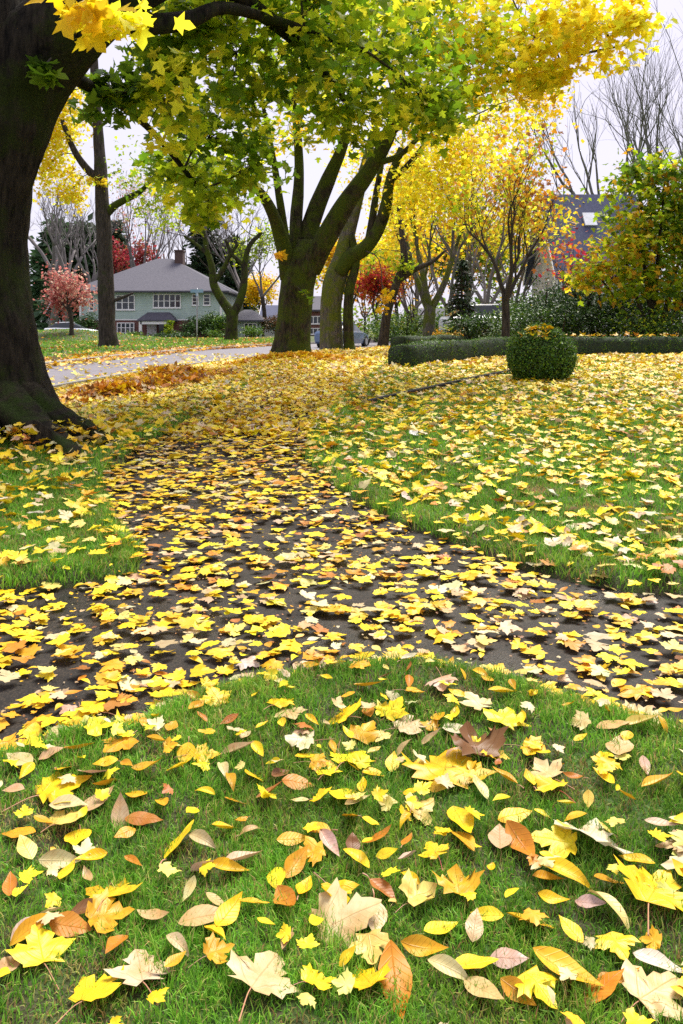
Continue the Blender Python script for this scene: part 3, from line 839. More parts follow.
# pruned tree before the green house
D = 60
pt = empty('street_tree', (P(231, 340, D).x, D, gz(P(231, 340, D).x, D)), 'bare pollarded tree with crooked mossy limbs at the right end of the green house', 'tree')
limb([(231, 344, D, 9), (231, 336, D, 6.5), (232, 322, D, 6), (232, 310, D, 6)], pt, M['bark_moss'], 'trunk', ns=14)
Lp = []
for q in ([(232, 315, D, 5.5), (222, 300, D, 4.6), (214, 285, D, 4), (212, 268, D, 3.4), (207, 250, D, 2.8), (203, 228, D, 1.8)], [(232, 315, D, 5), (240, 300, D, 4.2), (244, 283, D, 3.6), (245, 262, D, 3), (250, 245, D, 2.4), (262, 232, D, 1.6)],
          [(214, 282, D, 2.6), (224, 268, D, 2.4), (230, 255, D, 2), (238, 244, D, 1.4)], [(245, 266, D, 2.4), (232, 254, D, 2), (226, 240, D, 1.5)], [(209, 256, D, 2.2), (196, 244, D, 1.7), (184, 236, D, 1.2)]):
    Lp.append(limb(q, pt, M['bark_moss'], ns=8))
mb = MB(); tips = []; rs = random.Random(5)
for op in Lp:
    for k in range(7):
        q = op[rs.randrange(len(op) // 2, len(op))]
        grow(mb, tips, q.copy(), Vector((rs.gauss(0, .7), rs.gauss(0, .5), .6)), 2.0, .035, 2, 4, rs, .6, .3, 3, .2)
mb.build('twigs', M['twig'], pt)

# small red tree by the far lawn, with its thin trunk
tree('ornamental_tree', 'low spreading tree with pinkish red leaves on the far lawn beside the left trunk', 72, 328, 58, 5.2, .16, 21, M['bark_plain'], M['twig'],
     (2600, ['dusty', 'rose', 'pink'], [.4, .4, .2], T_Q, .24, .45, lambda A: A[:, 0] < P(80, 0, 58).x), spread=.9, up=.05, lean=(-.12, 0), trunk_len=.45, top=4)
# bare and leafy trees beyond the green house
tree('bare_tree', 'tall bare grey tree behind the pinkish tree at far left', 66, 330, 82, 17, .4, 3, M['bark_bare'], M['greytwig'], None, spread=.45, up=.6, top=5)
tree('bare_tree', 'bare fine-twigged tree between the left trunk and the trunk across the road', 92, 330, 95, 17, .35, 4, M['bark_bare'], M['greytwig'], None, spread=.5, up=.5, top=5)
tree('bare_tree', 'bare fine-twigged tree above the roof of the green house, left of the chimney', 165, 330, 108, 18, .35, 6, M['bark_bare'], M['greytwig'], None, spread=.5, up=.5, top=5)
tree('bare_tree', 'bare purplish tree right of the green house chimney', 240, 330, 108, 19, .35, 8, M['bark_bare'], M['greytwig'], None, spread=.5, up=.5, top=5)
tree('copper_tree', 'dark crimson leaved tree rising behind the left end of the green house roof', 126, 330, 104, 13.5, .3, 9, M['bark_plain'], M['twig'], (2600, ['crimson', 'dusty', 'brown'], [.5, .3, .2], T_Q, .40, .55), spread=.6, up=.4)
tree('yellow_tree', 'small golden tree between the green house and the white house', 263, 333, 110, 8.5, .25, 12, M['bark_plain'], M['twig'], (2600, ['yellow', 'bright', 'gold'], [.5, .3, .2], T_Q, .36, .5), spread=.6, up=.3)
tree('leafy_tree', 'pale green thinning tree left of the dark middle maple', 262, 333, 88, 13, .25, 14, M['bark_plain'], M['greytwig'], (1500, ['olive', 'lime', 'green'], [.5, .2, .3], T_Q, .34, .5), spread=.5, up=.5)

def conifer(label, px, D, h, w, seed, n=5200, dark=1.0, group='evergreens beyond the green house', cat='conifer', py=333):
    x = P(px, py, D).x; z = gz(x, D)
    e = empty('conifer', (x, D, z), label, cat, group)
    rs = np.random.default_rng(seed)
    mb = MB()
    tube(mb, [(x, D, z - .1), (x, D, z + h * .5), (x, D, z + h * .98)], [.035 * h * .6, .02 * h * .6, .015], ns=8, per=3)
    nb = 150
    ends = []
    for k in range(nb):
        t = rs.uniform(.06, .97); a = rs.uniform(0, 6.283); L = w * (1 - t) ** .8 * rs.uniform(.6, 1.15) + .1
        b = np.array([x, D, z + h * t]); q = b + np.array([math.cos(a) * L, math.sin(a) * L, -.15 * L])
        tube(mb, [b, (b + q) / 2 + np.array([0, 0, .08 * L]), q], [.04, .03, .01], ns=4, per=1, bark=0)
        ends.append((b, q))
    mb.build('trunk', M['bark_plain'], e)
    B = np.array([p for p, q in ends]); Q = np.array([q for p, q in ends])
    k = rs.integers(0, nb, n); t = rs.uniform(.2, 1.05, (n, 1))
    pos = B[k] + (Q[k] - B[k]) * t + rs.normal(size=(n, 3)) * np.array([.22, .22, .2]) * w * .35
    vd = (Q - B)[k] + rs.normal(size=(n, 3)) * .6 * w * .4 + np.array([0, 0, -.5])
    u, v, nn = frames(rs.normal(size=(n, 3)) * .6 + np.array([0, 0, 1.]), vd)
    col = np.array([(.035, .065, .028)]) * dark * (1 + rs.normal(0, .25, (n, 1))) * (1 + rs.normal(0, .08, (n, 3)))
    scatter('crown', M['needle'], [(T_Q[0] * np.array([.8, 1, 1]), T_Q[1], pos, u, v, nn, w * .2 * rs.uniform(.6, 1.3, n), np.clip(col, .004, .9))], e)
    return e
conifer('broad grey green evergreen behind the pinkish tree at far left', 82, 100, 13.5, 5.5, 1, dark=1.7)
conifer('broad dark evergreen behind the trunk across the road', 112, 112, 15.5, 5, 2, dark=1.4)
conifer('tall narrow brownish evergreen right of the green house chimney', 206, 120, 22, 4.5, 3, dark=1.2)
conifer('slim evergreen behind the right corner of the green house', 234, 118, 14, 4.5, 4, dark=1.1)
tree('bare_tree', 'bare purplish grey tree behind the green house roof, near the trunk across the road', 140, 330, 100, 20, .4, 71, M['bark_bare'], M['greytwig'], (900, ['pink', 'dusty', 'tan'], [.4, .2, .4], T_Q, .3, .7), spread=.55, up=.5, top=5)
tree('bare_tree', 'wide bare grey tree rising between the left trunk and the tree across the road', 52, 330, 92, 22, .45, 72, M['bark_bare'], M['greytwig'], None, spread=.55, up=.45, top=5, wander=.16)
tree('bare_tree', 'bare grey tree with a broad crown above the chimney of the green house', 195, 330, 125, 22, .4, 73, M['bark_bare'], M['greytwig'], None, spread=.55, up=.45, top=5, wander=.16)
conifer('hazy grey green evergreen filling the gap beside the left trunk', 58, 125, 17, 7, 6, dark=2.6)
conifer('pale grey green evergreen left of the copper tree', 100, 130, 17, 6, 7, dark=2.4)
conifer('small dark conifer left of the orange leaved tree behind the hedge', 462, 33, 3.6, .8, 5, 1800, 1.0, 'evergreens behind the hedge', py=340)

# right of the middle tree
tree('red_tree', 'small scarlet maple seen between the twin stemmed tree and the many stemmed tree', 376, 337, 62, 6.2, .15, 31, M['bark_plain'], M['twig'], (3000, ['red', 'crimson', 'orange'], [.65, .1, .25], T_Q, .25, .4), spread=.6, up=.2)
tree('golden_tree', 'golden orange tree rising behind the scarlet maple', 396, 337, 80, 10, .2, 32, M['bark_plain'], M['twig'], (3200, ['gold', 'yellow', 'orange'], [.4, .35, .25], T_Q, .32, .5), spread=.6, up=.2)
tree('golden_tree', 'orange yellow tree far down the road behind the twin stemmed tree', 352, 337, 105, 13, .3, 33, M['bark_plain'], M['twig'], (2600, ['yellow', 'gold', 'bright'], [.5, .3, .2], T_Q, .42, .7), spread=.6, up=.3)
tree('golden_tree', 'amber tree with bare purple twigs right of the scarlet maple', 418, 337, 90, 12, .25, 34, M['bark_bare'], M['greytwig'], (1500, ['gold', 'orange', 'pink'], [.4, .3, .3], T_Q, .32, .7), spread=.6, up=.3, top=5)
tree('many_stemmed_tree', 'grey many stemmed tree with thin yellow leaves behind the left end of the hedge', 430, 338, 38, 10.5, .32, 41, M['bark_grey'], M['bark_grey'], (2600, ['yellow', 'bright', 'gold', 'orange'], [.4, .25, .2, .15], T_LO, .15, .3), spread=.42, up=.55, top=4, trunk_len=.18, kids=3)
tree('bare_tree', 'thin dark stemmed tree behind the slim leaning tree', 412, 338, 55, 7, .12, 43, M['bark_plain'], M['twig'], (500, ['gold', 'orange'], [.5, .5], T_Q, .2, .4), spread=.5, up=.5, top=4, trunk_len=.15)
tree('bare_tree', 'brown twiggy tree behind the orange leaved tree', 470, 338, 50, 12, .25, 44, M['bark_bare'], M['greytwig'], (1300, ['amber', 'orange', 'pink', 'gold'], [.3, .3, .2, .2], T_Q, .2, .45), spread=.5, up=.5, top=5)

# the far wood that closes the end of the street
wx = []
for k in range(70):
    a_ = -95 + k * 3.1 + random.uniform(-1, 1); d_ = random.uniform(140, 175)
    wx.append(((a_, d_, gz(a_, d_) + random.uniform(2, 5)), (3.2, 3.0, random.uniform(2.6, 4.5)), 130, ['dgreen', 'green', 'olive', 'amber', 'brown'], [.25, .3, .2, .15, .1]))
wo_, _ = crown('distant_woods', None, wx, T_Q, 1.0, per=12, spread=.3)
tag(wo_, 'far off mixed green and brown woods at the end of the street', 'woods', None, 'stuff')
# trees that close the view behind the right lawn
for k, (px, D_, h_, n_, cl, w_, lb) in enumerate((
        (448, 48, 12.5, 2600, ['lemon', 'bright', 'yellow', 'lime'], [.45, .25, .15, .15], 'tall yellow tree behind the many stemmed tree'),
        (487, 44, 11, 1400, ['lemon', 'amber', 'rust', 'olive'], [.35, .25, .12, .28], 'golden leaved tree behind and left of the orange leaved tree'),
        (515, 52, 10.5, 1000, ['lemon', 'amber', 'rust', 'olive'], [.35, .25, .1, .3], 'amber tree behind the orange leaved tree, left of the slate roofed house'),
        (408, 68, 12, 3000, ['lemon', 'bright', 'gold'], [.4, .4, .2], 'bright yellow tree behind the slim leaning tree'),
        (460, 75, 12, 3200, ['olive', 'green', 'amber'], [.4, .4, .2], 'olive green tree far behind the many stemmed tree'),
        (512, 78, 13, 3200, ['green', 'olive', 'gold'], [.4, .3, .3], 'dull green tree far behind the orange leaved tree'),
        (335, 120, 15, 2600, ['lemon', 'gold', 'olive'], [.4, .3, .3], 'hazy yellow tree at the far end of the road'),
        (365, 130, 13, 2600, ['orange', 'gold', 'amber'], [.4, .4, .2], 'hazy orange tree at the far end of the road'),
        (690, 60, 11, 3000, ['green', 'olive', 'amber'], [.4, .4, .2], 'olive tree behind the big yellow green bush, at the right edge'))):
    tree('leafy_tree', lb, px, 337, D_, h_, .2, 400 + k, M['bark_grey'] if k < 3 else M['bark_plain'], M['greytwig'], (n_, cl, w_, T_Q, .0052 * D_ + .06, .0085 * D_ + .1), spread=.6, up=.3, top=4, trunk_len=.2, group='autumn trees closing the view')
# the orange leaved tree behind the ball
e, tips = tree('orange_tree', 'slender dark stemmed tree with sparse orange and amber leaves behind the clipped ball', 505, 335, 22.5, 6.0, .12, 52, M['bark_plain'], M['twig'],
     (1050, ['rust', 'orange', 'amber', 'lemon', 'olive'], [.20, .16, .20, .20, .24], T_LO, .13, .24), spread=.5, up=.4, top=5, trunk_len=.3, shrink=.72)
tree('orange_tree', 'low reddish leaved tree between the clipped ball and the slate roofed house', 588, 335, 27, 4.4, .08, 55, M['bark_plain'], M['twig'],
     (480, ['red', 'crimson', 'rust', 'amber', 'olive'], [.25, .15, .2, .25, .15], T_LO, .14, .25), spread=.6, up=.3, top=4, trunk_len=.3)

# pollarded bare trees at upper right
for k, (px, h, sd, lb) in enumerate(((602, 17.5, 61, 'bare upswept tree directly above the slate roofed house'), (652, 22, 64, 'taller bare upswept tree at the right edge, above the yellow green bush'), (688, 23, 67, 'bare upswept tree cut off by the right edge of the photo'))):
    tree('bare_tree', lb, px, 335, 52 + 3 * k, h, .34, sd, M['bark_bare'], M['bark_bare'], None, spread=.46, up=.5, top=5, trunk_len=.30, kids=3, wander=.14, group='bare upswept trees over the slate roof', shrink=.76)

# ------------------------------------------------------------------ shrubs, hedges
def shrub(name, label, px, py, D, w, h, cols, wts, n, size, seed, templ=T_OV, group=None, depth=None, z0=.0, mat=None, stems=7, hang=.3):
    x = P(px, py, D).x; z = gz(x, D)
    e = empty(name, (x, D, z), label, 'shrub' if 'hedge' not in name else 'hedge', group)
    mb = MB(); rs = random.Random(seed)
    for k in range(stems):
        a = rs.uniform(0, 6.28); q = Vector((x + math.cos(a) * w * .35, D + math.sin(a) * w * .3, z + h * rs.uniform(.5, .85)))
        tube(mb, [(x + math.cos(a) * .1, D + math.sin(a) * .1, z - .05), (Vector((x, D, z)) + q) / 2 + Vector((0, 0, .05 * h)), q], [.03 * h * .6 + .008, .02 * h * .6 + .005, .006], ns=5, per=3)
    mb.build('stems', M['twig'], e)
    cl = []
    m = max(4, int(9 * max(1, w / h / 1.5)))
    for k in range(m):
        a = rs.uniform(0, 6.28); rr = rs.uniform(.15, .62)
        zz = rs.uniform(.28, .72)
        cl.append(((x + math.cos(a) * rr * w * .5, D + math.sin(a) * rr * (depth or w) * .5, z + z0 + zz * (h - z0)), (w * .26 * rs.uniform(.8, 1.3), (depth or w) * .25, (h - z0) * .26 * rs.uniform(.8, 1.2)), n // m, cols, wts))
    crown('foliage', e, cl, templ, size, mat=mat or M['needle'], hang=hang, per=20, spread=.3)
    return e

EV = (['dgreen', 'green'], [.75, .25])
PAL['ever'] = (.022, .055, .014); PAL['ever2'] = (.06, .14, .02); PAL['blue'] = (.05, .10, .05)
EVG = (['ever', 'ever2', 'dgreen'], [.45, .35, .2])
for k, (px, D, w, h, lb) in enumerate(((405, 44, 4.0, 2.2, 'green shrub by the road left of the many stemmed tree'), (440, 42, 4.2, 2.0, 'mid green shrub behind the foot of the many stemmed tree'), (490, 48, 5.5, 2.6, 'broad green shrub behind the parked white car'),
                                       (452, 56, 5.5, 2.8, 'dark shrub mass far behind the many stemmed tree'), (530, 50, 5.5, 3.0, 'tall green shrub left of the slate roofed house'), (392, 60, 4.5, 2.4, 'green shrub under the scarlet maple'), (506, 32, 2.6, 1.5, 'green shrub half hiding the white car'), (540, 33.5, 2.6, 1.5, 'dark green shrub between the two parked cars'))):
    shrub('evergreen_shrub', lb, px, 342, D, w, h, ['ever2', 'dgreen', 'green', 'olive'], [.35, .3, .25, .1], int(1000 * w * h / 5), .16, 230 + k, group='shrubs far behind the hedge')
# bank of evergreens behind the right hedge
for k, (px, D, w, h, lb) in enumerate(((522, 26.5, 2.4, 1.6, 'low glossy evergreen shrub behind the left half of the clipped ball'), (560, 26, 2.4, 1.7, 'evergreen shrub with pale glints right behind the clipped ball'), (604, 27, 3.4, 3.0, 'tall dark evergreen shrub under the left edge of the yellow green bush'),
                                       (642, 27, 3.4, 2.9, 'dark evergreen shrub in the deep shade under the yellow green bush'), (656, 24.6, 3.2, 1.25, 'low spreading green shrub dotted with yellow leaves, behind the hedge at right'), (690, 28, 3.6, 3.4, 'dark evergreen shrub cut off by the right edge'),
                                       (543, 29, 3.6, 2.9, 'bushy green laurel below the slate roofed house'), (474, 28, 2.2, 1.5, 'small loose green shrub behind the hedge left of the orange leaved tree'), (578, 33, 4.2, 2.6, 'broad green laurel in front of the parked white car'))):
    shrub('evergreen_shrub', lb, px, 342, D, w, h, ['ever', 'ever2', 'green', 'lime'] if k in (4,) else ['ever', 'ever2', 'dgreen', 'blue'], [.3, .35, .3, .05] if k == 4 else [.4, .3, .2, .1], int(1500 * w * h / 2.5), .11, 200 + k, group='evergreen shrubs behind the hedge')
# the yellow green bush-tree at right
D = 25.0
yb = empty('yellow_bush', (P(655, 345, D).x, D, gz(P(655, 345, D).x, D)), 'big yellow green leafy bush tree at the right edge behind the hedge', 'tree')
mb = MB(); x0 = P(655, 345, D).x; z0 = gz(x0, D)
st_ = []
for q in ((620, 235), (640, 190), (665, 180), (695, 215), (592, 265), (655, 250), (720, 240)):
    st_ += list(tube(mb, [(x0 + random.uniform(-.1, .1), D + random.uniform(-.1, .1), z0 - .1), (P(650, 300, D) + P(q[0], q[1] + 50, D)) / 2, P(q[0], q[1], D + random.uniform(-.5, .5))], [.10, .06, .02], ns=7, per=4))
mb.build('trunk', M['bark_plain'], yb, True)
OL = (['dgreen', 'green', 'olive', 'amber', 'lime'], [.12, .32, .30, .18, .08])
OLg = (['green', 'olive', 'amber', 'lime', 'lemon'], [.15, .32, .28, .15, .1])
OLd = (['dgreen', 'green', 'olive', 'amber'], [.3, .35, .25, .1])
_, sp = crown('crown', yb, [clump(646, 210, D, 40, 42, 700, *OL), clump(680, 190, D, 38, 38, 600, *OLd), clump(628, 245, D - .4, 30, 36, 520, *OLg), clump(658, 255, D, 44, 42, 640, *OL), clump(695, 235, D, 40, 46, 900, *OLd), clump(590, 272, D - .6, 24, 18, 170, *OLg),
                            clump(625, 280, D - .6, 40, 26, 460, *OLg), clump(672, 290, D - .5, 34, 20, 300, *OL), clump(648, 172, D, 30, 20, 280, *OL), clump(720, 200, D, 40, 60, 500, *OLd), clump(625, 185, D, 18, 18, 120, *OL)],
              [T_LO, T_LO2], .20, per=12, spread=.3)
mbt = MB(); twigs_to(mbt, st_, sp, .012, 12); mbt.build('twigs', M['twig'], yb)

def clipped(name, label, V, Fc, n, size, cat, parent_loc, cols, wts, jitter=.034):
    """clipped box: a dense body with small leaves all over its surface"""
    V = np.array(V, float)
    e = empty(name, parent_loc, label, cat)
    mb = MB(); mb.add(V, Fc)
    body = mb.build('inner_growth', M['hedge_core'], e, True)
    tri = []
    for f in Fc:
        for k in range(1, len(f) - 1): tri.append((f[0], f[k], f[k + 1]))
    tri = np.array(tri); a, b, c = V[tri[:, 0]], V[tri[:, 1]], V[tri[:, 2]]
    nr = np.cross(b - a, c - a); ar = np.linalg.norm(nr, axis=1) + 1e-12
    k = RNG.choice(len(tri), n, p=ar / ar.sum())
    r1 = np.sqrt(RNG.uniform(size=(n, 1))); r2 = RNG.uniform(size=(n, 1))
    pos = a[k] * (1 - r1) + b[k] * r1 * (1 - r2) + c[k] * r1 * r2
    nn = nr[k] / ar[k][:, None]
    hz = np.array([noise.noise(Vector(p * 5)) for p in pos])[:, None]
    pos = pos + nn * (np.abs(RNG.normal(0, jitter, (n, 1))) + hz * jitter * .8 - .01)
    vd = nn * .9 + RNG.normal(size=(n, 3)) * .7 + np.array([0, 0, .4])
    u, v, q = frames(nn + RNG.normal(size=(n, 3)) * .8, vd)
    col = pick(cols, wts, n, .25)
    scatter('foliage', M['needle'], [(T_Q[0] * np.array([1.2, 1, 1]), T_Q[1], pos, u, v, q, size * RNG.uniform(.6, 1.3, n), col)], e)
    return e
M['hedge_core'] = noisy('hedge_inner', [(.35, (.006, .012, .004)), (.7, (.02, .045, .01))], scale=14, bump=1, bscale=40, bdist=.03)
# ball
D = 14.2
bx, by = ground_px(541, 383); bz = gz(bx, by) + LIFT - .05
bx *= 1.01; rb = 31.0 * by / F; by -= rb * .75
V, Fc = [], []
nu, nv = 40, 24
for j in range(nv + 1):
    th = math.pi * (.02 + .9 * j / nv)
    for i in range(nu):
        ph = 2 * math.pi * i / nu
        d = Vector((math.sin(th) * math.cos(ph), math.sin(th) * math.sin(ph), math.cos(th)))
        r = rb * (1 + .06 * noise.noise(d * 2.2) + .035 * noise.noise(d * 5))
        V.append((bx + d.x * r, by + rb + d.y * r, bz + rb * .88 + d.z * r * .92))
for j in range(nv):
    for i in range(nu):
        Fc.append((j * nu + i, (j + 1) * nu + i, (j + 1) * nu + (i + 1) % nu, j * nu + (i + 1) % nu))
Fc.append(tuple(range(nu)))
clipped('box_ball', 'round clipped box bush with fallen leaves on its top, in front of the hedge', V, Fc, 26000, .030, 'shrub', (bx, by + rb, bz), ['ever2', 'dgreen', 'green', 'ever'], [.35, .35, .2, .1])
BALL = (bx, by + rb, bz + rb * .88, rb)

def hedge(name, label, line, w, h, n, seed=0):
    """clipped hedge along a ground line of (x, y)"""
    pts = []
    for i in range(len(line) - 1):
        a, b = np.array(line[i]), np.array(line[i + 1]); m = max(2, int(np.linalg.norm(b - a) / .25))
        for k in range(m): pts.append(a + (b - a) * k / m)
    pts.append(np.array(line[-1]))
    V, Fc = [], []
    prof = [(-.5, 0), (-.52, .35), (-.5, .8), (-.4, .97), (-.15, 1.0), (.15, 1.0), (.4, .97), (.5, .8), (.52, .35), (.5, 0)]
    n0 = len(prof)
    for i, p in enumerate(pts):
        t = pts[min(i + 1, len(pts) - 1)] - pts[max(i - 1, 0)]; t = t / np.linalg.norm(t); nrm = np.array([-t[1], t[0]])
        end = .82 if i in (0, len(pts) - 1) else 1
        for a, b in prof:
            q = p + nrm * a * w * end * -1
            k = 1 + .13 * noise.noise(Vector((q[0] * 1.3, q[1] * 1.3, b * 2 + seed)))
            V.append((q[0], q[1], gz(q[0], q[1]) + LIFT - .03 + b * h * k * (end * .1 + .9)))
    for i in range(len(pts) - 1):
        for k in range(n0 - 1):
            Fc.append((i * n0 + k, (i + 1) * n0 + k, (i + 1) * n0 + k + 1, i * n0 + k + 1))
    Fc.append(tuple(range(n0))); Fc.append(tuple((len(pts) - 1) * n0 + k for k in range(n0))[::-1])
    l0 = line[0]
    return clipped(name, label, V, Fc, n, .032, 'hedge', (l0[0], l0[1], gz(*l0)), ['ever2', 'dgreen', 'ever', 'green'], [.4, .3, .12, .18], .030)
gp = ground_px
hedge('box_hedge', 'long low clipped box hedge running behind the ball to the right edge', [gp(398, 369), gp(440, 364), gp(480, 360), gp(515, 357.5), gp(600, 356.5), gp(700, 356.5), gp(800, 356.5)], .6, .48, 60000)
hedge('box_hedge', 'short low clipped hedge beyond the left end of the long hedge', [(P(398, 0, 26).x, 26), (P(420, 0, 27).x, 27), (P(462, 0, 28).x, 28)], .7, .46, 9000, 4)
shrub('evergreen_shrub', 'small rounded green shrub beside the far end of the path', 436, 345, 23, .9, .45, ['ever2', 'green', 'lime'], [.4, .4, .2], 700, .07, 260, group='evergreen shrubs behind the hedge')
shrub('evergreen_shrub', 'yellowish shrub before the many stemmed tree', 447, 340, 31, 1.3, .9, ['olive', 'amber', 'gold'], [.4, .4, .2], 600, .1, 262, group='evergreen shrubs behind the hedge')
shrub('evergreen_shrub', 'low dark green bush below the scarlet maple', 366, 337, 50, 2.6, 1.6, ['ever2', 'green', 'olive'], [.4, .4, .2], 900, .13, 263, group='evergreen shrubs behind the hedge')

# black garden edging on the right lawn
mb = MB(); V = []; Fc = []
ed = [gp(368, 408), gp(400, 400), gp(432, 393), gp(470, 384), gp(512, 375)]
ep, _ = catmull([(a, b, 0) for a, b in ed], [0] * 5, 8)
for i, q in enumerate(ep):
    zz = gz(q.x, q.y) + LIFT
    V += [(q.x, q.y - .02, zz - .04), (q.x, q.y - .03, zz + .06), (q.x, q.y - .01, zz + .075), (q.x, q.y + .02, zz + .06), (q.x, q.y + .02, zz - .04)]
for i in range(len(ep) - 1):
    for k in range(4): Fc.append((i * 5 + k, i * 5 + 5 + k, i * 5 + 6 + k, i * 5 + 1 + k))
Fc += [(0, 1, 2, 3, 4), tuple(len(V) - 1 - k for k in range(5))]
tag(mb.add(V, Fc).build('garden_edging', plain('black_edging', (.018, .016, .013), .6)), 'thin black garden edging across the leafy lawn left of the ball', 'edging')

# ------------------------------------------------------------------ houses
def siding(name, c, pitch=.2):
    m, n, l, b = newmat(name)
    t = n.new('ShaderNodeTexCoord'); s = n.new('ShaderNodeSeparateXYZ'); l.new(t.outputs['Object'], s.inputs[0])
    d = n.new('ShaderNodeMath'); d.operation = 'DIVIDE'; d.inputs[1].default_value = pitch; l.new(s.outputs['Z'], d.inputs[0])
    f = n.new('ShaderNodeMath'); f.operation = 'FRACT'; l.new(d.outputs[0], f.inputs[0])
    r = ramp(n, [(0, tuple(q * .62 for q in c)), (.12, c), (1, tuple(q * .95 for q in c))]); l.new(f.outputs[0], r.inputs['Fac'])
    x = n.new('ShaderNodeTexNoise'); x.inputs['Scale'].default_value = .8; x.inputs['Detail'].default_value = 6
    l.new(t.outputs['Object'], x.inputs['Vector'])
    r2 = ramp(n, [(.3, (.82, .84, .82)), (.7, (1.08, 1.06, 1.05))]); l.new(x.outputs['Fac'], r2.inputs['Fac'])
    mx = n.new('ShaderNodeMix'); mx.data_type = 'RGBA'; mx.blend_type = 'MULTIPLY'; mx.inputs['Factor'].default_value = 1
    l.new(r.outputs['Color'], mx.inputs['A']); l.new(r2.outputs['Color'], mx.inputs['B']); l.new(mx.outputs['Result'], b.inputs['Base Color'])
    bp = n.new('ShaderNodeBump'); bp.inputs['Strength'].default_value = .12; bp.inputs['Distance'].default_value = .02
    l.new(f.outputs[0], bp.inputs['Height']); l.new(bp.outputs['Normal'], b.inputs['Normal'])
    b.inputs['Roughness'].default_value = .7
    return m
def brick_mat(name, a, c):
    m, n, l, b = newmat(name)
    t = n.new('ShaderNodeTexCoord'); mp = n.new('ShaderNodeMapping'); mp.inputs['Rotation'].default_value = (R(90), 0, 0)
    l.new(t.outputs['Object'], mp.inputs['Vector'])
    k = n.new('ShaderNodeTexBrick'); k.inputs['Scale'].default_value = 4; k.inputs['Color1'].default_value = (*a, 1); k.inputs['Color2'].default_value = (*c, 1); k.inputs['Mortar'].default_value = (.2, .17, .15, 1)
    l.new(mp.outputs['Vector'], k.inputs['Vector']); l.new(k.outputs['Color'], b.inputs['Base Color'])
    b.inputs['Roughness'].default_value = .85
    return m
M['green_siding'] = siding('green_siding', (.44, .56, .52), .24)
M['white_siding'] = siding('white_siding', (.66, .66, .68), .2)
M['brick'] = brick_mat('red_brick', (.20, .055, .045), (.13, .04, .035))
M['shingle'] = noisy('roof_shingle', [(.3, (.050, .050, .070)), (.55, (.085, .082, .105)), (.75, (.125, .12, .145))], scale=5, detail=8, bump=.6, bscale=20, stretch=(1, 1, 4))
M['slate'] = noisy('blue_slate', [(.3, (.042, .050, .10)), (.55, (.065, .075, .14)), (.75, (.09, .10, .175))], scale=5, detail=8, bump=.6, bscale=20, stretch=(1, 1, 4))
M['trim'] = plain('white_paint', (.78, .78, .78), .5, var=.05)
M['door'] = plain('pale_door', (.6, .58, .6), .5)
m, n, l, b = newmat('window_glass'); b.inputs['Base Color'].default_value = (.035, .045, .055, 1); b.inputs['Roughness'].default_value = .08; b.inputs['IOR'].default_value = 1.5
M['glass'] = m

def window(parent, x0, x1, z0, z1, y, nx=1, ny=1, side=None, depth=.09):
    """side None: on a wall facing the camera at depth y; the frame stands proud of the wall, the pane sits back in it"""
    t = .09
    mb = MB()
    mb.box(x0, x1, y - depth, y + .03, z1 - t, z1); mb.box(x0, x1, y - depth, y + .03, z0, z0 + t)
    mb.box(x0, x0 + t, y - depth, y + .03, z0 + t, z1 - t); mb.box(x1 - t, x1, y - depth, y + .03, z0 + t, z1 - t)
    for k in range(1, nx):
        q = x0 + (x1 - x0) * k / nx; w = .05
        mb.box(q - w, q + w, y - depth + .01, y + .02, z0 + t, z1 - t)
    for k in range(1, ny):
        q = z0 + (z1 - z0) * k / ny; 
        for j in range(nx):
            a, c = x0 + (x1 - x0) * j / nx + .055, x0 + (x1 - x0) * (j + 1) / nx - .055
            mb.box(max(a, x0 + t), min(c, x1 - t), y - depth + .02, y + .015, q - .03, q + .03)
    f = mb.build('window', M['trim'], parent)
    mb = MB(); mb.box(x0 + t * .6, x1 - t * .6, y - .03, y + .02, z0 + t * .6, z1 - t * .6)
    mb.build('pane', M['glass'], f)
    mb = MB(); mb.box(x0 - .06, x1 + .06, y - depth - .05, y + .02, z0 - .06, z0 - .002)
    mb.build('sill', M['trim'], f)

def hip(mb, x0, x1, y0, y1, z, zt, ov, ridge=.25):
    a, b, c, d = x0 - ov, x1 + ov, y0 - ov, y1 + ov
    xm = (a + b) / 2; ym = (c + d) / 2; rl = (b - a) * ridge / 2
    V = [(a, c, z), (b, c, z), (b, d, z), (a, d, z), (xm - rl, ym, zt), (xm + rl, ym, zt), (a, c, z - .16), (b, c, z - .16), (b, d, z - .16), (a, d, z - .16)]
    return mb.add(V, [(0, 1, 5, 4), (1, 2, 5), (2, 3, 4, 5), (3, 0, 4), (0, 6, 7, 1), (1, 7, 8, 2), (2, 8, 9, 3), (3, 9, 6, 0), (6, 9, 8, 7)])

Y0 = 80.0
X = lambda px, D=Y0: (px - CX) * D / F
Z = lambda py, D=Y0: H + (HOR - py) * D / F
gh = empty('green_house', (X(160), Y0, Z(338)), 'two storey green clapboard house with dark hipped roof, brick base and white windows', 'house')
zg = Z(338) - .3
MB().box(X(80), X(221), Y0, Y0 + 13, Z(320), Z(291)).build('wall', M['green_siding'], gh)
MB().box(X(80) + .06, X(221) - .06, Y0 + .06, Y0 + 12.9, zg, Z(320)).build('brick_base', M['brick'], gh)
mb = MB(); mb.box(X(80) - .04, X(221) + .04, Y0 - .05, Y0 + 13.04, Z(320.3), Z(319.2)); mb.box(X(80) - .05, X(80) + .12, Y0 - .045, Y0 + .1, Z(319), Z(291.5)); mb.box(X(221) - .12, X(221) + .05, Y0 - .045, Y0 + .1, Z(319), Z(291.5)); mb.build('trim', M['trim'], gh)
rf = hip(MB(), X(80), X(221), Y0, Y0 + 13, Z(291), Z(259, 87), .9, .10).build('roof', M['shingle'], gh)
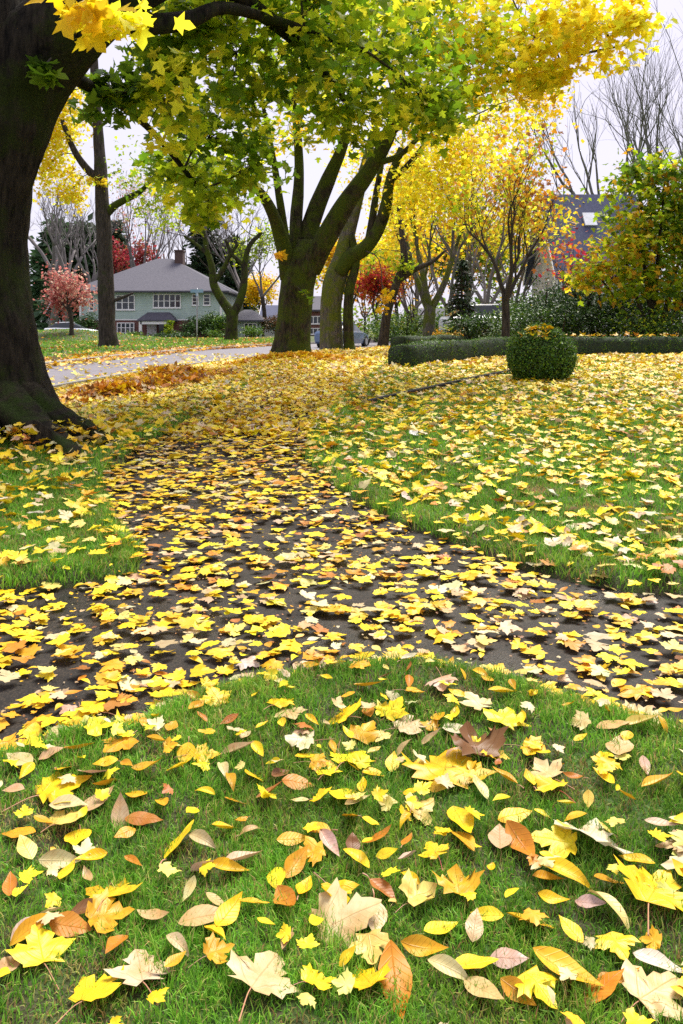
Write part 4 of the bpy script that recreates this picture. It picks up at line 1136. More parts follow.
MB().box(X(176, 86), X(184, 86), 85.3, 86.6, Z(275, 86), Z(252, 86)).box(X(175.4, 86), X(184.6, 86), 85.2, 86.7, Z(252, 86) + .002, Z(250.5, 86)).build('chimney', plain('sooty_brick', (.085, .05, .045), .9), rf)
window(gh, X(153), X(181), Z(308), Z(294), Y0, 5, 2)
window(gh, X(192), X(199), Z(305.5), Z(294), Y0, 1, 3); window(gh, X(203.3), X(210.5), Z(305.5), Z(294), Y0, 1, 3)
window(gh, X(116), X(135), Z(310), Z(295), Y0, 3, 2); window(gh, X(89.5), X(94.5), Z(311), Z(296), Y0, 1, 2)
window(gh, X(117), X(134.5), Z(338), Z(322.5), Y0, 4, 3)
# porch
pr = MB()
V = [(X(141), Y0 - 1.6, Z(320)), (X(178), Y0 - 1.6, Z(320)), (X(178), Y0 - .02, Z(320)), (X(141), Y0 - .02, Z(320)), (X(149), Y0 - .55, Z(312.5)), (X(170), Y0 - .55, Z(312.5)), (X(170), Y0 - .02, Z(312.3)), (X(149), Y0 - .02, Z(312.3))]
V += [(a, b, c - .14) for a, b, c in V[:4]]
pr.add(V, [(0, 1, 5, 4), (1, 2, 6, 5), (3, 0, 4, 7), (4, 5, 6, 7), (0, 8, 9, 1), (1, 9, 10, 2), (3, 11, 8, 0), (8, 11, 10, 9)])
po = pr.build('porch_roof', M['shingle'], gh)
for q in (144, 174): MB().box(X(q) - .14, X(q) + .14, Y0 - 1.5, Y0 - 1.22, zg, Z(320) - .15).build('porch_post', M['trim'], gh)
MB().box(X(144), X(174), Y0 - 1.5, Y0 - 1.3, Z(320) - .42, Z(320) - .145).build('porch_beam', M['trim'], gh)
dr = MB().box(X(147), X(156.5), Y0 - .04, Y0 + .1, Z(338), Z(321.6)).build('door', M['door'], gh)
MB().box(X(155.3), X(155.9), Y0 - .09, Y0 - .045, Z(330.5), Z(329.5)).build('handle', M['twig'], dr)
MB().box(X(159), X(164), Y0 - .05, Y0 + .1, Z(337), Z(323)).build('side_light', M['glass'], gh)
MB().box(X(143), X(175), Y0 - 1.7, Y0 - .01, zg, Z(338.3)).build('porch_step', m_kerb, gh)
# low wing at the right
Yw = 84.0
MB().box(X(221) + .02, X(258, Yw), Yw, Yw + 6, zg, Z(320, Yw)).build('side_wing', M['green_siding'], gh)
hip(MB(), X(221) + .5, X(258, Yw), Yw, Yw + 6, Z(320, Yw), Z(309, Yw), .6, .2).build('wing_roof', M['shingle'], gh)
window(gh, X(244, Yw), X(257, Yw), Z(338, Yw), Z(323, Yw), Yw, 3, 2)

def gable_house(name, label, x0, x1, y, dep, z0, ze, zr, wall, roof, group=None, face='x'):
    """gable facing the camera ('y') or ridge running across the view ('x')"""
    e = empty(name, ((x0 + x1) / 2, y, z0), label, 'house', group)
    xm, ym = (x0 + x1) / 2, y + dep / 2
    MB().box(x0, x1, y, y + dep, z0 - .4, ze).build('wall', wall, e)
    mb = MB()
    o = .45
    sl = (zr - ze)
    if face == 'y':
        mbg = MB().add([(x0, y + .001, ze), (x1, y + .001, ze), (xm, y + .001, zr), (x0, y + .15, ze), (x1, y + .15, ze), (xm, y + .15, zr)], [(0, 1, 2), (3, 5, 4), (0, 2, 5, 3), (1, 4, 5, 2)])
        k = sl / (xm - x0) * o
        prof = [(x0 - o, ze - k), (xm, zr), (x1 + o, ze - k), (x1 + o, ze - k + .2), (xm, zr + .22), (x0 - o, ze - k + .2)]
        V = [(a, y - o, b) for a, b in prof] + [(a, y + dep + o, b) for a, b in prof]
    else:
        for xx in (x0, x1 - .15):
            mbg = MB().add([(xx, y, ze), (xx, y + dep, ze), (xx, ym, zr), (xx + .15, y, ze), (xx + .15, y + dep, ze), (xx + .15, ym, zr)], [(0, 2, 1), (3, 4, 5), (0, 3, 5, 2), (1, 2, 5, 4)])
            mbg.build('gable', wall, e)
        k = sl / (ym - y) * o
        prof = [(y - o, ze - k), (ym, zr), (y + dep + o, ze - k), (y + dep + o, ze - k + .2), (ym, zr + .22), (y - o, ze - k + .2)]
        V = [(x0 - o, a, b) for a, b in prof] + [(x1 + o, a, b) for a, b in prof]
    if face == 'y': mbg.build('gable', wall, e)
    Fc = [(0, 1, 7, 6), (1, 2, 8, 7), (2, 3, 9, 8), (3, 4, 10, 9), (4, 5, 11, 10), (5, 0, 6, 11), (0, 5, 4, 1), (1, 4, 3, 2), (6, 7, 10, 11), (7, 8, 9, 10)]
    rf = mb.add(V, Fc).build('roof', roof, e)
    # barge boards on the verges
    mb = MB()
    if face == 'y':
        for s in (-1, 1):
            xa = x0 - o if s < 0 else x1 + o
            mb.add([(xa, y - o - .05, ze - k - .12), (xm, y - o - .05, zr - .12), (xm, y - o - .05, zr + .24), (xa, y - o - .05, ze - k + .22), (xa, y - o - .003, ze - k - .12), (xm, y - o - .003, zr - .12), (xm, y - o - .003, zr + .24), (xa, y - o - .003, ze - k + .22)],
                   [(0, 1, 2, 3), (7, 6, 5, 4), (0, 4, 5, 1), (2, 6, 7, 3), (0, 3, 7, 4)])
    else:
        for xa in (x0 - o - .06,  x1 + o + .003):
            mb = MB()
            for s in (-1, 1):
                ya = y - o if s < 0 else y + dep + o
                mb.add([(xa, ya, ze - k - .12), (xa, ym, zr - .12), (xa, ym, zr + .24), (xa, ya, ze - k + .22), (xa + .055, ya, ze - k - .12), (xa + .055, ym, zr - .12), (xa + .055, ym, zr + .24), (xa + .055, ya, ze - k + .22)],
                       [(0, 1, 2, 3), (7, 6, 5, 4), (0, 4, 5, 1), (2, 6, 7, 3), (0, 3, 7, 4), (1, 5, 6, 2)])
            mb.build('barge_board', M['trim'], rf)
    if face == 'y': mb.build('barge_board', M['trim'], rf)
    return e, rf

# slate roofed house, right
Dh = 46
xa, xb = X(561, Dh), X(650, Dh)
e, rf = gable_house('slate_house', 'white house with a steep blue slate roof and skylight behind the trees at right', xa, xb, Dh, 7.0, .4, Z(268, Dh), Z(198, Dh + 3.5), M['white_siding'], M['slate'], None, 'x')
# skylight lies on the slope that faces the road
ze_, zr_ = Z(268, Dh), Z(198, Dh + 3.5)
mb = MB(); tt = [.52, .70]
for a, c, dz, nm in ((X(584, Dh + 2), X(596, Dh + 2), .30, 'skylight'),):
    q = [(a, Dh + 3.5 * t, ze_ + (zr_ - ze_) * t + .24) for t in tt] + [(c, Dh + 3.5 * t, ze_ + (zr_ - ze_) * t + .24) for t in tt]
    V = [q[0], q[2], q[3], q[1]] + [(x, y - .12, z + .06) for x, y, z in (q[0], q[2], q[3], q[1])]
    mb.add(V, [(4, 5, 6, 7), (0, 1, 5, 4), (1, 2, 6, 5), (2, 3, 7, 6), (3, 0, 4, 7)])
    mb.build(nm, plain('skylight_white', (.75, .78, .82), .25), rf)
window(e, X(556, Dh), X(566, Dh), Z(300, Dh), Z(278, Dh), Dh, 2, 2); window(e, X(590, Dh), X(602, Dh), Z(300, Dh), Z(278, Dh), Dh, 2, 2)
# white gables far left
e, _ = gable_house('white_house', 'small white gabled house at far left beyond the pinkish tree', X(46, 98), X(58, 98), 98, 7, .2, Z(315, 98), Z(303, 98), M['white_siding'], M['shingle'], 'white houses at far left', 'y')
window(e, X(49, 98), X(55, 98), Z(326, 98), Z(316, 98), 98, 2, 2)
e, _ = gable_house('white_house', 'lower pale gabled house just left of the green house', X(60, 104), X(78, 104), 104, 7, .2, Z(321, 104), Z(309, 104), M['white_siding'], M['shingle'], 'white houses at far left', 'y')
window(e, X(66, 104), X(71, 104), Z(326, 104), Z(318, 104), 104, 2, 2)
# between green house and the middle tree
e, _ = gable_house('white_house', 'pale house with a low blue grey roof left of the dark middle maple', X(262, 96), X(300, 96), 96, 8, .2, Z(322, 96), Z(307, 100), M['white_siding'], M['slate'], None, 'x')
window(e, X(272, 96), X(276, 96), Z(332, 96), Z(323.5, 96), 96, 1, 2)
e, _ = gable_house('brick_house', 'brick house with white trim glimpsed between the middle maple and the twin stemmed tree', X(304, 92), X(332, 92), 92, 8, .2, Z(310, 92), Z(298, 96), M['brick'], M['shingle'], None, 'x')
window(e, X(309, 92), X(322, 92), Z(324, 92), Z(316, 92), 92, 3, 1); window(e, X(309, 92), X(322, 92), Z(334.5, 92), Z(328, 92), 92, 3, 1)
e, _ = gable_house('brown_house', 'low tan building far down the road behind the scarlet maple', X(420, 105), X(470, 105), 105, 8, .2, Z(322, 105), Z(310, 109), plain('tan_wall', (.30, .25, .22), .8), M['shingle'], None, 'x')

# shrubs round the green house
for k, (px, D, w, h, lb, cols) in enumerate(((88, 78, 3.4, 2.6, 'dark rounded evergreen at the left corner of the green house', ['ever', 'ever2']), (192, 77.5, 2.8, 2.4, 'dark leafy shrub right of the porch', ['ever', 'ever2']), (205, 77, 3.6, 2.6, 'broad evergreen under the pair of small upper windows', ['ever', 'dgreen']),
                                             (222, 76.5, 3.0, 2.5, 'evergreen behind the pollarded tree', ['ever', 'ever2', 'green']), (169, 77.6, 1.2, 1.9, 'light green upright shrub at the porch', ['lime', 'green']), (136, 76, 2.4, .55, 'low clipped shrub under the brick wall', ['ever2', 'green']),
                                             (163, 76, 2.6, .45, 'low dark shrub along the porch step', ['ever', 'ever2']), (184, 75.5, 3.2, .6, 'low shrub between porch and street sign', ['ever', 'ever2']), (215, 74.5, 2.6, .9, 'low light green shrub left of the pollarded tree', ['ever2', 'green']), (252, 79, 3.2, 1.2, 'low green shrub under the wing window', ['green', 'ever2']), (62, 80, 2.4, 1.6, 'yellowish shrub beside the small pale house', ['olive', 'amber', 'green']), (278, 84, 4, 2.4, 'dark hedge-like shrub beside the pale house', ['ever', 'brown']))):
    shrub('garden_shrub', lb, px, 337, D, w, h, cols, [1] * len(cols), int(650 * w * h / 3) + 150, .2, 300 + k, group='shrubs around the green house', stems=5)

# ------------------------------------------------------------------ street sign, cars
D = 54
sg = empty('street_sign', (P(197, 341, D).x, D, gz(P(197, 341, D).x, D)), 'slim grey post with small blue street name blades before the green house', 'sign')
x = P(197, 0, D).x; z = gz(x, D)
mb = MB(); tube(mb, [(x, D, z - .2), (x, D, z + 2), (x, D, Z(288, D))], [.05, .05, .05], ns=10, per=2, bark=0); mb.build('post', plain('galvanised_post', (.35, .36, .38), .4, .7), sg, True)
for zz, a, b_, c, d in ((Z(291, D), .42, .42, .012, .012), (Z(294.5, D), .012, .012, .4, .4)):
    mb = MB().box(x - a, x + b_, D - c - .055 * (c < .1), D + d - .055 * (c < .1), zz - .11, zz + .11); mb.build('sign_blade', plain('blue_sign', (.22, .36, .46), .4), sg)

def car(label, x, y, z, rot, c, group=None):
    e = empty('parked_car', (x, y, z), label, 'car', group)
    e.rotation_euler = (0, 0, rot)
    paint = plain('car_paint', c, .25, .2, .03); tyre = plain('tyre_rubber', (.02, .02, .02), .8); rim = plain('wheel_rim', (.5, .5, .52), .35, .8)
    def loft(secs):
        """secs: for each x station (x, [(half width, z) ...] from sill to top)"""
        V, Fc = [], []
        m = len(secs[0][1]); w = 2 * m
        for sx, pr in secs:
            V += [(sx, -a, b) for a, b in pr] + [(sx, a, b) for a, b in reversed(pr)]
        for i in range(len(secs) - 1):
            for k in range(w): Fc.append((i * w + k, (i + 1) * w + k, (i + 1) * w + (k + 1) % w, i * w + (k + 1) % w))
        Fc.append(tuple(range(w))); Fc.append(tuple((len(secs) - 1) * w + k for k in range(w))[::-1])
        return V, Fc
    def put(name, V, Fc, mat, par):
        me = bpy.data.meshes.new(name); me.from_pydata(V, [], Fc); me.materials.append(mat)
        o = bpy.data.objects.new(name, me); COL.objects.link(o); o.parent = par
        return o
    S = [(-2.2, [(.70, .35), (.78, .5), (.76, .7), (.66, .80)]), (-2.1, [(.80, .25), (.86, .5), (.84, .82), (.70, .92)]), (-1.3, [(.84, .22), (.90, .5), (.88, .86), (.76, .96)]), (0, [(.84, .22), (.90, .5), (.89, .84), (.78, .93)]),
         (1.0, [(.84, .22), (.90, .5), (.87, .80), (.74, .90)]), (1.9, [(.80, .22), (.86, .45), (.82, .68), (.64, .78)]), (2.2, [(.66, .3), (.74, .45), (.70, .60), (.55, .68)])]
    put('body', *loft(S), paint, e)
    C = [(-1.95, [(.66, .90), (.64, .93), (.60, .95)]), (-1.2, [(.72, .93), (.60, 1.36), (.52, 1.38)]), (.05, [(.74, .91), (.62, 1.42), (.54, 1.44)]), (1.15, [(.70, .87), (.66, .90), (.60, .91)])]
    put('windows', *loft(C), M['glass'], e)
    Rf = [(-1.3, [(.55, 1.34), (.56, 1.37), (.48, 1.40)]), (-.6, [(.62, 1.38), (.62, 1.42), (.5, 1.45)]), (.1, [(.62, 1.40), (.61, 1.44), (.5, 1.465)])]
    put('roof', *loft(Rf), paint, e)
    for sx in (-1.35, 1.35):
        for sy in (-1, 1):
            def ring(r, y0, y1, n=20):
                V = [(sx + r * math.cos(2 * math.pi * k / n), yy, .32 + r * math.sin(2 * math.pi * k / n)) for yy in (y0, y1) for k in range(n)]
                Fc = [(k, (k + 1) % n, n + (k + 1) % n, n + k) for k in range(n)] + [tuple(range(n)), tuple(range(n, 2 * n))[::-1]]
                return V, Fc
            w = put('wheel', *ring(.32, sy * .70, sy * .91), tyre, e); put('rim', *ring(.2, sy * .90, sy * .93), rim, w)
    for sy in (-1, 1):
        put('headlight', [(2.0, sy * .75, .55), (2.17, sy * .55, .55), (2.17, sy * .55, .68), (2.0, sy * .75, .68), (2.1, sy * .79, .55), (2.25, sy * .56, .55), (2.22, sy * .56, .66), (2.08, sy * .78, .66)],
            [(0, 1, 2, 3), (4, 7, 6, 5), (0, 4, 5, 1), (1, 5, 6, 2), (2, 6, 7, 3), (3, 7, 4, 0)], plain('lamp_lens', (.8, .8, .8), .15), e)
    return e
def put_car(label, px, D, rot, c, dz=0):
    x = P(px, 0, D).x
    car(label, x, D, gz(x, D) + dz, rot, c, 'cars parked by the houses')
put_car('silver car behind the lawn rise at far left', 72, 71, 0.1, (.62, .64, .68))
put_car('white car parked behind the orange leaved tree', 492, 36, .15, (.72, .74, .78), .35)
put_car('silver car parked behind the laurel right of the orange leaved tree', 560, 38, .1, (.6, .62, .66), .35)
put_car('blue car on the road behind the twin stemmed tree', 343, 46, 1.2, (.12, .18, .30))

# ------------------------------------------------------------------ fallen leaves
def hero_variants():
    mp, ov = [], []
    for k, (cup, bend, fold, rip, roll) in enumerate(((.0, .1, .02, .10, 0), (.12, .25, .04, .14, 0), (-.15, -.25, 0, .14, 0), (.05, .55, .06, .16, 0), (0, .1, .30, .12, .5), (-.06, -.4, -.08, .16, 0), (.1, .2, .0, .26, .9), (0, -.1, .08, .12, 0),
                                                     (.05, .15, .0, .12, 0), (-.1, .2, .1, .18, 0), (.2, -.2, .02, .14, 0), (0, .35, -.08, .2, 0), (.02, -.15, .04, .15, 0), (.1, .1, .12, .22, .4))):
        V, Fc = maple_template(HALF, [.35, .7, 1.0], shaper(cup, bend, fold, rip, k * 3.7, 0, roll), 11 + k); mp.append((V, Fc))
    for k, (w, cup, bend, fold, rip, tw, roll) in enumerate(((.26, 0, .3, .15, .03, 0, 0), (.22, 0, .8, .45, .04, .4, 0), (.28, 0, -.5, .2, .05, 0, 0), (.21, 0, 1.1, .35, .05, .9, 0), (.26, 0, .4, 0, .06, .3, 3.4), (.31, .2, .3, .1, .05, 0, 0), (.19, 0, -.9, .5, .04, -.8, 0), (.24, 0, .5, .3, .07, -.5, 2.4), (.37, .1, .3, .08, .05, 0, 0),
                                                         (.25, 0, .2, .25, .06, .2, 0), (.20, 0, .6, .6, .03, .5, 1.5), (.29, 0, -.3, -.1, .08, .2, 0), (.23, 0, .9, .1, .06, -.6, 0), (.27, .1, .1, .3, .09, .3, 1.0))):
        V, Fc = oval_template(w * .95, 16, shaper(cup, bend, fold, rip, k * 2.3 + 40, tw, roll)); ov.append((V, Fc))
    return mp, ov
MP, OV = hero_variants()
def leaf_mesh(V, Fc, name, mat):
    V = V.copy(); V[:, 2] -= V[:, 2].min() * .6
    me = bpy.data.meshes.new(name); me.from_pydata(V.tolist(), [], Fc); me.materials.append(mat)
    me.polygons.foreach_set('use_smooth', np.ones(len(me.polygons), bool)); me.update()
    return me
MPM = [leaf_mesh(V, Fc, 'maple_leaf', M['maple_hero']) for V, Fc in MP]
OVM = [leaf_mesh(V, Fc, 'oval_leaf', M['oval_hero']) for V, Fc in OV]
def stalk_mesh(L, bend, mat, r=.011):
    mb = MB(); tube(mb, [(0, .02, 0), (bend * .3, -L * .35, .05), (bend, -L, .03)], [r, r * .8, r * 1.1], ns=6, per=4, bark=0)
    me = bpy.data.meshes.new('stem'); me.from_pydata(np.concatenate(mb.v).tolist(), [], mb.f); me.materials.append(mat)
    return me
STM = [stalk_mesh(.75, .18, M['stem']), stalk_mesh(.9, -.25, M['redstem']), stalk_mesh(.5, .1, M['stem'])]
STO = stalk_mesh(.22, .04, M['stem'], .018)

# hand-set leaves: (px, py, kind, length px, heading deg (0 = tip away, 90 = tip right), colour, variant, stalk)
HAND = [(345, 942, 'm', 86, 75, 'cream', 0, 1), (262, 1006, 'm', 74, 20, 'cream', 7, 0), (140, 996, 'm', 60, -20, 'cream', 0, 0), (40, 975, 'm', 52, -30, 'bright', 1, 0), (62, 812, 'm', 60, 60, 'yellow', 0, 0), (113, 912, 'm', 42, 10, 'bright', 0, 0), (108, 938, 'm', 56, 70, 'gold', 1, None),
        (100, 1014, 'm', 60, 40, 'bright', 0, 0), (318, 1012, 'm', 42, 60, 'bright', 1, 2), (366, 1005, 'm', 52, -20, 'yellow', 2, None), (352, 772, 'm', 36, 30, 'bright', 0, 0), (446, 782, 'm', 52, 15, 'yellow', 4, None), (474, 764, 'm', 38, -10, 'brown', 6, 0), (412, 737, 'm', 46, 80, 'cream', 0, 0),
        (556, 858, 'm', 56, -70, 'bright', 0, None), (592, 856, 'm', 56, 30, 'white', 3, None), (655, 908, 'm', 72, 35, 'yellow', 1, 0), (617, 962, 'm', 36, 170, 'bright', 1, None), (538, 1012, 'm', 52, 150, 'bright', 2, None), (655, 1012, 'm', 70, 60, 'cream', 1, 0), (676, 868, 'm', 44, -80, 'cream', 2, None),
        (421, 828, 'm', 36, 60, 'pale', 3, None), (420, 915, 'm', 44, 60, 'pale', 6, 2), (458, 906, 'm', 38, 0, 'gold', 6, None), (93, 708, 'm', 38, -50, 'yellow', 2, 0), (163, 684, 'm', 30, 50, 'bright', 0, 0), (205, 776, 'm', 34, 80, 'yellow', 0, 0), (100, 757, 'm', 40, 85, 'bright', 3, None),
        (282, 722, 'm', 26, 40, 'yellow', 2, 0), (215, 716, 'm', 26, -40, 'yellow', 1, 0), (320, 778, 'm', 30, 100, 'gold', 5, 0), (480, 760, 'm', 26, 60, 'yellow', 0, None), (535, 770, 'm', 34, 120, 'yellow', 1, 0), (505, 738, 'm', 30, 30, 'bright', 1, None), (545, 790, 'm', 30, -20, 'cream', 3, 0),
        (580, 745, 'm', 30, -80, 'cream', 0, None), (640, 712, 'm', 34, 60, 'cream', 1, 0), (660, 742, 'm', 36, 100, 'cream', 0, 0), (575, 700, 'm', 30, 30, 'gold', 2, None), (632, 690, 'm', 26, -30, 'gold', 5, None), (365, 745, 'm', 26, 30, 'gold', 2, None), (345, 728, 'm', 24, -20, 'yellow', 0, 0),
        (430, 752, 'o', 30, 100, 'tan', 1, None), (455, 745, 'o', 24, -10, 'white', 5, None), (458, 772, 'o', 30, 30, 'pink', 5, None), (403, 760, 'o', 26, 80, 'cream', 4, None), (560, 698, 'o', 34, 85, 'yellow', 0, None), (22, 856, 'o', 38, -80, 'gold', 2, None), (56, 882, 'o', 42, 85, 'cream', 4, None), (78, 856, 'o', 26, 170, 'bright', 8, 1),
        (66, 895, 'o', 22, 10, 'yellow', 0, None), (140, 840, 'o', 40, 95, 'rust', 2, None), (120, 838, 'o', 24, -10, 'tan', 0, None), (178, 862, 'o', 40, 30, 'bright', 5, 1), (200, 858, 'o', 34, 120, 'cream', 6, None), (222, 845, 'o', 28, 60, 'yellow', 1, None), (290, 853, 'o', 34, 80, 'gold', 0, None), (240, 876, 'o', 40, 60, 'tan', 1, None),
        (203, 886, 'o', 32, -40, 'pink', 5, None), (225, 886, 'o', 44, 80, 'yellow', 1, None), (215, 922, 'o', 28, 110, 'cream', 0, None), (251, 926, 'o', 32, 95, 'gold', 0, None), (200, 942, 'o', 54, 80, 'tan', 2, None), (226, 940, 'o', 40, 25, 'yellow', 3, None), (285, 922, 'o', 44, 160, 'orange', 3, None), (276, 893, 'o', 26, 170, 'bright', 2, None),
        (293, 883, 'o', 36, 30, 'gold', 1, None), (328, 858, 'o', 30, 150, 'pink', 1, None), (176, 970, 'o', 34, 130, 'cream', 6, None), (150, 936, 'o', 38, 110, 'tan', 3, None), (66, 950, 'o', 46, 95, 'orange', 5, None), (28, 960, 'o', 44, 45, 'gold', 6, None), (8, 995, 'o', 38, 20, 'tan', 3, None), (25, 958, 'o', 34, 40, 'pink', 4, None),
        (48, 936, 'o', 30, 100, 'cream', 4, None), (10, 912, 'o', 24, -20, 'orange', 0, None), (22, 790, 'o', 36, -60, 'cream', 0, None), (50, 785, 'o', 26, 60, 'tan', 4, None), (76, 778, 'o', 30, 60, 'gold', 1, None), (92, 800, 'o', 30, 5, 'pink', 5, None), (104, 810, 'o', 28, 35, 'gold', 1, None), (65, 830, 'o', 40, 88, 'cream', 4, None), (95, 825, 'o', 32, 30, 'tan', 0, None),
        (136, 816, 'o', 24, 5, 'gold', 2, None), (145, 795, 'o', 34, 85, 'gold', 3, None), (176, 792, 'o', 30, 100, 'yellow', 0, None), (233, 816, 'o', 24, 95, 'gold', 0, None), (254, 790, 'o', 28, 35, 'yellow', 2, None), (268, 808, 'o', 32, 80, 'rust', 1, None), (295, 796, 'o', 34, 90, 'orange', 2, None), (305, 770, 'o', 26, 60, 'yellow', 0, None), (235, 770, 'o', 36, 80, 'tan', 1, None),
        (345, 812, 'o', 34, 20, 'bright', 8, None), (355, 820, 'o', 28, 60, 'cream', 1, None), (372, 788, 'o', 26, 90, 'yellow', 2, None), (375, 855, 'o', 36, 90, 'orange', 3, None), (385, 872, 'o', 24, 85, 'bright', 0, None), (460, 838, 'o', 36, 170, 'yellow', 0, None), (462, 856, 'o', 30, 160, 'gold', 2, None), (500, 856, 'o', 28, 10, 'tan', 5, None), (520, 858, 'o', 44, 165, 'orange', 3, None),
        (512, 833, 'o', 38, 75, 'yellow', 2, None), (560, 888, 'o', 52, 120, 'yellow', 6, None), (545, 895, 'o', 36, 80, 'gold', 1, None), (605, 922, 'o', 46, 140, 'cream', 6, None), (588, 918, 'o', 32, 120, 'pink', 0, None), (526, 938, 'o', 54, 80, 'gold', 5, None), (490, 935, 'o', 34, -80, 'bright', 0, None), (438, 950, 'o', 40, 65, 'bright', 0, None), (470, 985, 'o', 50, 85, 'bright', 5, None),
        (420, 968, 'o', 50, 100, 'gold', 3, None), (395, 1000, 'o', 66, 175, 'orange', 3, None), (445, 990, 'o', 46, 115, 'cream', 6, None), (505, 978, 'o', 40, 100, 'pink', 2, None), (480, 1010, 'o', 48, 140, 'tan', 0, None), (515, 1012, 'o', 40, 130, 'gold', 0, None), (560, 990, 'o', 70, 125, 'gold', 1, None), (600, 1010, 'o', 56, 70, 'orange', 2, None), (655, 982, 'o', 52, 110, 'white', 4, None),
        (627, 997, 'o', 28, 70, 'gold', 1, None), (604, 995, 'o', 16, 90, 'orange', 0, None), (638, 750, 'o', 40, 85, 'pale', 1, None), (660, 845, 'o', 36, 110, 'pink', 1, None), (655, 805, 'o', 38, 75, 'gold', 1, None), (620, 772, 'o', 30, 20, 'cream', 5, None), (610, 750, 'o', 36, 90, 'tan', 2, None), (365, 705, 'o', 30, 100, 'gold', 1, None), (500, 715, 'o', 30, 95, 'yellow', 1, None)]

leaves = []
def kw(c):
    return {'cream': 'cream', 'white': 'whitish', 'bright': 'bright yellow', 'yellow': 'deep yellow', 'pale': 'pale yellow', 'gold': 'golden', 'orange': 'orange', 'tan': 'tan', 'pink': 'pinkish tan', 'brown': 'dark brown', 'rust': 'rusty brown'}[c]
MAPLE_STATE = ['flat', 'cupped', 'domed', 'curled', 'folded', 'arched', 'crumpled', 'creased', 'level', 'wavy', 'dished', 'puckered', 'smooth', 'bent']
OVAL_STATE = ['flat', 'twisted', 'domed', 'curled', 'rolled', 'cupped', 'arched', 'rumpled', 'broad', 'wavy', 'narrow', 'crinkled', 'bowed', 'uneven']

def place_leaf(x, y, kind, size, head, colr, var, stalk, tilt=None, lift=0.0):
    """one leaf, a thing of its own"""
    if len(leaves) < len(HAND): var = (var + (9 if kind == 'o' else 8) * (len(leaves) % 2)) % 14 if var < 5 else var
    me = (MPM if kind == 'm' else OVM)[var]
    o = bpy.data.objects.new('maple_leaf' if kind == 'm' else 'oval_leaf', me)
    COL.objects.link(o)
    on_path = float(path_sd(np.array([x]), np.array([y]))[0]) < 0
    z = (gz(x, y) + .010 if on_path else float(lawn_z(np.array([x]), np.array([y]))[0]) + .019) + lift
    o.scale = (size,) * 3
    tx, ty = tilt if tilt else (random.gauss(0, .10 if on_path else .15 if kind == 'm' else .26), random.gauss(0, .10 if on_path else .15 if kind == 'm' else .26))
    rot = Matrix.Rotation(-R(head), 4, 'Z')
    tm = Matrix.Rotation(tx, 4, 'X') @ Matrix.Rotation(ty, 4, 'Y')
    # the leaf's middle, not its foot, sits at the point
    Mx = Matrix.Translation((x, y, z)) @ tm @ rot @ Matrix.Scale(size, 4) @ Matrix.Translation((0, -.4, 0))
    o.matrix_world = Mx
    c = np.array(PAL[colr]) * (1 + random.gauss(0, .07)) * np.array([1, 1 + random.gauss(0, .05), 1 + random.gauss(0, .1)])
    o.color = (*np.clip(c, .004, .96), 1)
    if stalk is not None:
        s = bpy.data.objects.new('stem', STM[stalk] if kind == 'm' else STO)
        COL.objects.link(s); s.parent = o
    px = CX + x / y * F; py = HOR + (H - z) / y * F
    leaves.append(dict(o=o, x=x, y=y, px=px, py=py, kind=kind, size=size, col=colr, var=var, stalk=stalk, on=on_path, head=head, sd=abs(float(path_sd(np.array([x]), np.array([y]))[0]))))
    return o

for (px, py, kind, L, hd, colr, var, stalk) in HAND:
    x, y = ground_px(px, py + 4)
    # a leaf seen at this heading is foreshortened: recover its true length
    s = F / y; k = H / y
    a = R(hd); eff = math.hypot(math.sin(a), math.cos(a) * k)
    size = L / s / max(eff, .55)
    if kind == 'm': size *= .76
    place_leaf(x, y, kind, min(size, .21), hd, colr, var, stalk)
# the rest of the nearest three hundred
Nnear = 300
YN0, YN1 = 1.50, 3.05
rs = random.Random(77)
tries = 0
cw = [('bright', 20), ('yellow', 22), ('gold', 18), ('cream', 11), ('pale', 8), ('tan', 9), ('pink', 5), ('orange', 7), ('rust', 2), ('white', 2), ('brown', 1)]
while len(leaves) < Nnear and tries < 20000:
    tries += 1
    y = rs.uniform(YN0, YN1); x = rs.uniform(-.40, .40) * y
    sd1 = float(path_sd(np.array([x]), np.array([y]))[0])
    on = sd1 < 0
    edge = abs(sd1) < .12
    p = .22 if on else .5 if edge else .75
    if rs.random() > p: continue
    md = min(math.hypot(x - q['x'], y - q['y']) for q in leaves)
    if md < .05: continue
    kind = 'm' if rs.random() < (.55 if on else .20) else 'o'
    size = rs.uniform(.05, .092) if kind == 'm' else rs.uniform(.045, .085)
    colr = rs.choices([c for c, w in cw], [w for c, w in cw])[0]
    place_leaf(x, y, kind, size, rs.uniform(0, 360), colr, rs.randrange(14), rs.choice([None, None, 0, 1, 2]) if kind == 'm' else rs.choice([None, None, 0]), lift=.006 * rs.random())

